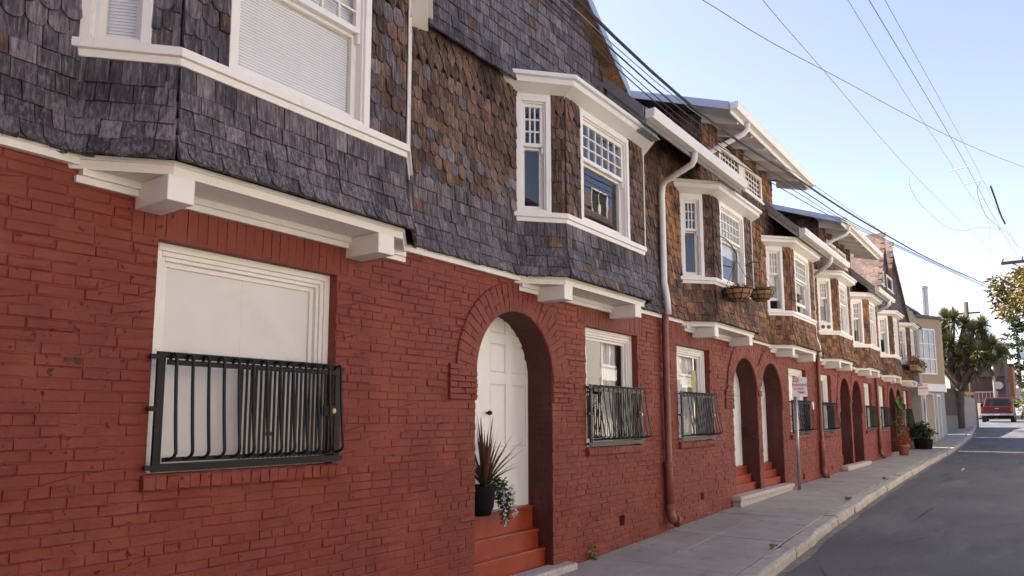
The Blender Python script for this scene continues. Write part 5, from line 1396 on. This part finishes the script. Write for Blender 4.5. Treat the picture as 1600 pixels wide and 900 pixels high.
def sedan(x, yc, zg, label, cat='car', mat='car_white', rot=0):
    t = thing('parked_car', label, cat, (x, yc, zg)); L = 4.4; hw = .85
    P = [(0, .45), (.05, .82), (.5, .90), (3.3, .90), (4.3, .74), (4.4, .45), (4.35, .3), (3.95, .3), (3.85, .52), (3.6, .64), (3.35, .52), (3.25, .28), (1.15, .28), (1.05, .52), (.8, .64), (.55, .52), (.45, .3), (.08, .3)]
    R = Matrix.Translation((x, yc, zg)) @ Matrix.Rotation(rot, 4, 'Z')
    def b(m, name, mt, par=t, bevel=0): m.v = [tuple(R @ Vector(p)) for p in m.v]; return m.build(name, mt, par, bevel=bevel)
    m = MB(); m.prism([(a, hw, c) for a, c in P], (0, -2*hw, 0)); b(m, 'body', mat, bevel=.04)
    m = MB(); cabin(m, .35, 3.3, -hw+.05, hw-.05, .9, 1.38, .55, .95, .16); b(m, 'cabin', mat, bevel=.05)
    for s in (1, -1):
        m = MB(); yb, yt = s*(hw-.045), s*(hw-.195)
        m.add([(.75, yb, .95), (2.75, yb, .95), (2.25, yt, 1.3), (1.05, yt, 1.3), (.75, yb-s*.05, .95), (2.75, yb-s*.05, .95), (2.25, yt-s*.05, 1.3), (1.05, yt-s*.05, 1.3)], [(0, 1, 2, 3), (7, 6, 5, 4), (0, 4, 5, 1), (1, 5, 6, 2), (2, 6, 7, 3), (3, 7, 4, 0)]); b(m, 'side_window', 'car_glass')
    for xx in (.8, 3.6):
        for s in (1, -1):
            m = MB(); m.tube([(xx, s*(hw-.2), .3), (xx, s*(hw-.01), .3)], .3, 18); w_ = b(m, 'wheel', 'rubber')
            m = MB(); m.tube([(xx, s*(hw-.009), .3), (xx, s*(hw+.004), .3)], .18, 18); b(m, 'rim', 'chrome', w_)
    for yy in (-.7, .5): m = MB(); m.box(4.36, 4.40, yy, yy+.2, .55, .68); b(m, 'headlight', 'sign_white')
sedan(70.2, -2.35, gz(71)-.10, 'white car crossing beyond the pickup at the right edge', rot=math.radians(-100))
# far houses
h = thing('house', 'dark brown shingled house with an open porch behind the pickup', 'house', (78, .3, gz(78)))
m = MB(); m.box(76, 86, -1.55, 2.6, -.5, 2.3); m.box(76.8, 86, -1.55, 2.6, 2.3, 3.7); m.box(76, 86, -1.55, 2.6, 3.7, 6.2); m.build('wall', 'brown_wall', h)
m = MB(); m.prism([(75.6, -1.9, 6.1), (75.6, .5, 7.0), (75.6, 3.0, 6.2), (75.6, 3.0, 6.4), (75.6, .5, 7.2), (75.6, -1.9, 6.3)], (10.5, 0, 0)); m.build('roof', 'cream_wall', h)
m = MB(); m.box(75.95, 76.0, -1.0, 2.3, 2.3, 2.42); m.build('porch_rail', 'fence_weathered', h)
for i in range(12): m = MB(); m.box(75.96, 75.99, -1.0+.28*i, -.94+.28*i, 1.5, 2.299); m.build('baluster', 'fence_weathered', h)
for i in range(6): m = MB(); m.box(75.3-.28*i, 75.9, .3+.0*i, 1.5, 1.2-.22*i, 1.4-.22*i); m.build('stair', 'cream_wall', h)
m = MB(); m.tube([(75.7, -1.2, 5.6), (75.5, -1.2, 5.55)], .5, 16); m.build('satellite_dish', 'galvanised', h)
m = MB(); m.tube([(75.7, -1.1, 2.9), (75.55, -1.1, 2.9)], .33, 16); m.build('satellite_dish', 'galvanised', h)
h = thing('house', 'narrow orange house beside the brown house far down the street', 'house', (88, -1.6, gz(88)))
m = MB(); m.box(86.5, 94, -1.9, 0, -.4, 5.2); m.build('wall', 'orange_wall', h)
m = MB(); m.box(86.3, 94.2, -2.0, .1, 5.201, 5.4); m.build('roof', 'roof_grey', h)
m = MB(); m.box(86.44, 86.49, -1.55, -.95, 2.3, 3.6); w_ = m.build('window', 'white_paint', h); m = MB(); m.box(86.41, 86.435, -1.45, -1.05, 2.45, 3.45); m.build('pane', 'car_glass', w_)
h = thing('house', 'blue house with a white deck rail at the far right', 'house', (100, -4, gz(100)))
m = MB(); m.box(98, 106, -6, -2.75, 0, 6.6); m.build('wall', 'blue_wall', h); m = MB(); m.box(97.9, 98.0, -6, -2.7, 7.3, 7.9); m.build('deck_rail', 'galvanised', h); m = MB(); m.box(97.7, 106.2, -6.2, -2.4, 7.201, 7.3); m.build('roof', 'white_paint', h)
h = thing('garden_wall', 'pale stucco wall of a garage right of the far houses', 'wall', (84, -2.2, gz(84)))
m = MB(); m.box(92, 93, -3.0, -1.9, -.2, 3.2); m.build('wall_panel', 'white_wall', h)
# bushes and conifer
for (x, y, r, zr, mt, lab) in ((72, -2.6, 1.0, .95, 'leaf_brush', 'yellowish hedge behind the pickup'), (69, -3.6, 1.1, 1.5, 'leaf_brush', 'grey green shrub at the right edge above the white car'), (74, -1.7, .6, .7, 'leaf_olive', 'low bush right behind the pickup')):
    t = thing('bush', lab, 'bush', (x, y, gz(x)))
    m = MB(); leaves(m, [((x+r*.6*rg.uniform(-1, 1), y+r*.7*rg.uniform(-1, 1), gz(x)+zr+zr*.55*rg.uniform(-1, 1)), (r*.45, r*.45, zr*.4)) for i in range(18)], 1500, .22, rg); m.build('foliage', mt, t)
    m = MB()
    for i in range(5): m.tube([(x, y, gz(x)-.1), (x+rg.uniform(-.4, .4), y+rg.uniform(-.4, .4), gz(x)+zr)], .03, 5)
    m.build('stems', 'bark', t)
t = thing('conifer_tree', 'dark conifer behind the brown house at the end of the street', 'tree', (112, -3.2, gz(112)))
m = MB(); m.tube([(112, -1.9, 0), (112, -2, 13)], .3, 8, r2=.05); m.build('trunk', 'bark', t)
m = MB()
for i in range(70):
    f = rg.random(); z = 4+9*f; a = rg.uniform(0, 2*PI); R_ = (1-f)**.6*3.2+.3
    for k in range(30):
        q = rg.random(); c = Vector((112+math.cos(a)*R_*q, -2+math.sin(a)*R_*q, z+.5*q*q-.3*q)); leaves(m, [(c, (.25, .25, .14))], 1, .5, rg, asp=.4)
m.build('crown', 'leaf_dark', t)
t = thing('hill_trees', 'distant dark tree line at the end of the street', 'trees', (140, 4, 0)); stuff(t) if False else None
m = MB()
for i in range(40):
    c = Vector((150+rg.uniform(-6, 6), rg.uniform(-6, 25), rg.uniform(0, 5.5))); leaves(m, [(c, (2.2, 2.2, 1.8))], 90, 1.0, rg)
m.build('crown', 'leaf_dark', t)
# ------------------------------------------------------------------ poles and wires
t = thing('utility_pole', 'brown utility pole with a long crossarm at the right edge of the street', 'utility pole', (42, -5.2, gz(42)))
m = MB(); m.tube([(42, -5.2, -1), (42, -5.2, 8.4)], .16, 10, r2=.12); m.build('pole', 'wood_pole', t, smooth=True)
m = MB(); m.box(41.82, 41.94, -6.6, -2.95, 7.40, 7.54); m.build('crossarm', 'wood_pole', t)
m = MB(); m.tube([(41.85, -3.4, 7.40), (41.9, -5.1, 6.5)], .025, 6); m.build('brace', 'wood_pole', t)
for y in (-3.02, -3.8, -5.8, -6.4): m = MB(); m.lathe((41.88, y, 7.54), [(.02, 0), (.03, .05), (.06, .08), (.06, .14), (.03, .18)], 10); m.build('insulator', 'galvanised', t, smooth=True)
t = thing('utility_pole', 'dark utility pole rising behind the yucca tree', 'utility pole', (62, .0, gz(62)))
m = MB(); m.tube([(62, -.02, -.3), (62, -.05, 8.5)], .2, 10, r2=.16); m.build('pole', 'wood_pole', t, smooth=True)
m = MB(); m.box(61.9, 62.0, -.9, .7, 7.6, 7.72); m.build('crossarm', 'wood_pole', t)
t = thing('utility_pole', 'pale slim pole in front of the brown house far away', 'utility pole', (72, -.95, gz(72)))
m = MB(); m.tube([(72, -.95, -.2), (72, -.95, 6.2)], .11, 10, r2=.09); m.build('pole', 'fence_weathered', t, smooth=True)
def spl(P, n=10):
    P = [Vector(p) for p in P]; out = []
    Q = [P[0]*2-P[1]]+P+[P[-1]*2-P[-2]]
    for i in range(1, len(Q)-2):
        for k in range(n):
            f = k/n; a, b, c, d = Q[i-1], Q[i], Q[i+1], Q[i+2]
            out.append(.5*((2*b)+(c-a)*f+(2*a-5*b+4*c-d)*f*f+(3*b-a-3*c+d)*f**3))
    return out+[P[-1]]
def wire(P, r, mat, label, ext0=None, ext1=None):
    pts = ([ext0] if ext0 else [])+P+([ext1] if ext1 else [])
    m = MB(); m.tube(spl(pts), r, 5); tag(m.build('wire', mat), label, 'wire', 'overhead wires')
wire([(5.72, -1.13, 3.53), (11.65, -1.37, 3.63), (18.38, -1.64, 4.07), (26.31, -1.97, 4.75), (44, -2.68, 6.55)], .016, 'wire_black', 'thickest black cable running along the front of the row houses', (-3, -.8, 4.9), (62, -3.4, 8.5))
wire([(5.72, -1.13, 3.38), (11.62, -1.37, 3.49), (18.35, -1.64, 3.97), (43.91, -2.68, 6.43)], .008, 'wire_black', 'thin cable just below the thickest one', (-3, -.8, 4.7), (62, -3.4, 8.5))
wire([(5.71, -1.13, 3.24), (10.61, -1.33, 3.27), (18.34, -1.64, 3.92), (43.85, -2.68, 6.36)], .006, 'wire_black', 'lowest of the cables running along the row houses', (-3, -.8, 4.5), (62, -3.4, 8.5))
wire([(5.72, -1.13, 3.44), (11.66, -1.37, 3.71), (22.71, -1.82, 4.41), (44.1, -2.69, 6.66)], .005, 'wire_grey', 'topmost thin cable of the bundle along the row houses', (-3, -.8, 4.6), (62, -3.4, 8.5))
wire([(5.7, -1.13, 3.30), (11.1, -1.35, 3.38), (18.3, -1.64, 3.94), (43.9, -2.68, 6.40)], .005, 'wire_black', 'middle thin cable of the bundle along the row houses', (-3, -.8, 4.6), (62, -3.4, 8.5))
wire([(7, -1.512, 4.386), (9.5, -2.09, 4.482), (16, -4.134, 4.602)], 0.0050, 'wire_grey', 'service cable crossing the street from upper left to right', (5, -1.0, 4.40), (26, -8.6, 4.9))
wire([(7, -2.129, 4.164), (10, -2.023, 4.688), (22, -1.872, 6.377), (42, -2.973, 7.609)], 0.0043, 'wire_grey', 'long thin wire ending at the left end of the crossarm', (3, -2.3, 3.5))
wire([(9, -2.561, 4.995), (14, -2.58, 5.591), (25, -2.66, 6.951), (38, -2.729, 8.0)], 0.0043, 'wire_grey', 'leftmost of the three wires joined by pale spacers', (3, -2.55, 4.3), (62, -.7, 7.7))
wire([(9, -2.788, 4.913), (18, -3.039, 5.711), (28, -3.346, 6.262), (42, -3.841, 7.277)], 0.0062, 'wire_grey', 'middle of the three wires joined by pale spacers', (3, -2.6, 4.4))
wire([(9, -2.955, 4.853), (18, -3.065, 6.095), (26, -3.109, 7.272), (36, -3.362, 8.0)], 0.0043, 'wire_grey', 'rightmost of the three wires joined by pale spacers', (3, -2.9, 4.0), (42, -3.8, 7.7))
wire([(24, -4.071, 5.808), (28, -3.427, 6.185), (36, -1.415, 6.468)], 0.0050, 'wire_grey', 'cable crossing down from the right edge to the main bundle', (12, -8.6, 4.6), (40, -.81, 6.45))
wire([(27, -1.024, 8.116), (27, -1.02, 7.74), (28, -1.249, 7.255), (30, -1.952, 6.76), (32, -2.837, 7.147), (34, -3.415, 7.308), (36, -3.723, 7.09), (37, -3.963, 7.058)], 0.0062, 'wire_grey', 'slack drooping cable looping across to the right edge', None, (42, -4.6, 7.2))
wire([(42, -2.965, 7.484), (45, -2.446, 7.734), (60, -.412, 8.017)], .012, 'wire_grey', 'cable from the crossarm down to the pole behind the yucca')
wire([(26, -3.039, 7.225), (26.5, -2.914, 7.073), (27.5, -3.044, 6.561), (29, -3.314, 6.42)], .008, 'wire_grey', 'short curled wire hanging below the dark splice', None, (30, -3.3, 6.5))
m = MB(); m.tube(spl([(26, -3.291, 7.054), (27, -3.35, 6.9), (28.5, -3.42, 6.72), (29.5, -3.5, 6.62)]), .027, 7); tag(m.build('cable_splice', 'wire_black'), 'thick dark cable splice hanging on the rightmost wire', 'splice')
for a, b, lab in (((22, -2.558, 6.55), (22, -2.99, 6.6), 'upper pale spacer bar between the overhead wires'), ((25, -2.645, 6.96), (25, -3.148, 7.0), 'lower pale spacer bar between the overhead wires')):
    m = MB(); m.tube([a, b], .015, 6); tag(m.build('wire_spacer', 'wire_pale'), lab, 'spacer')
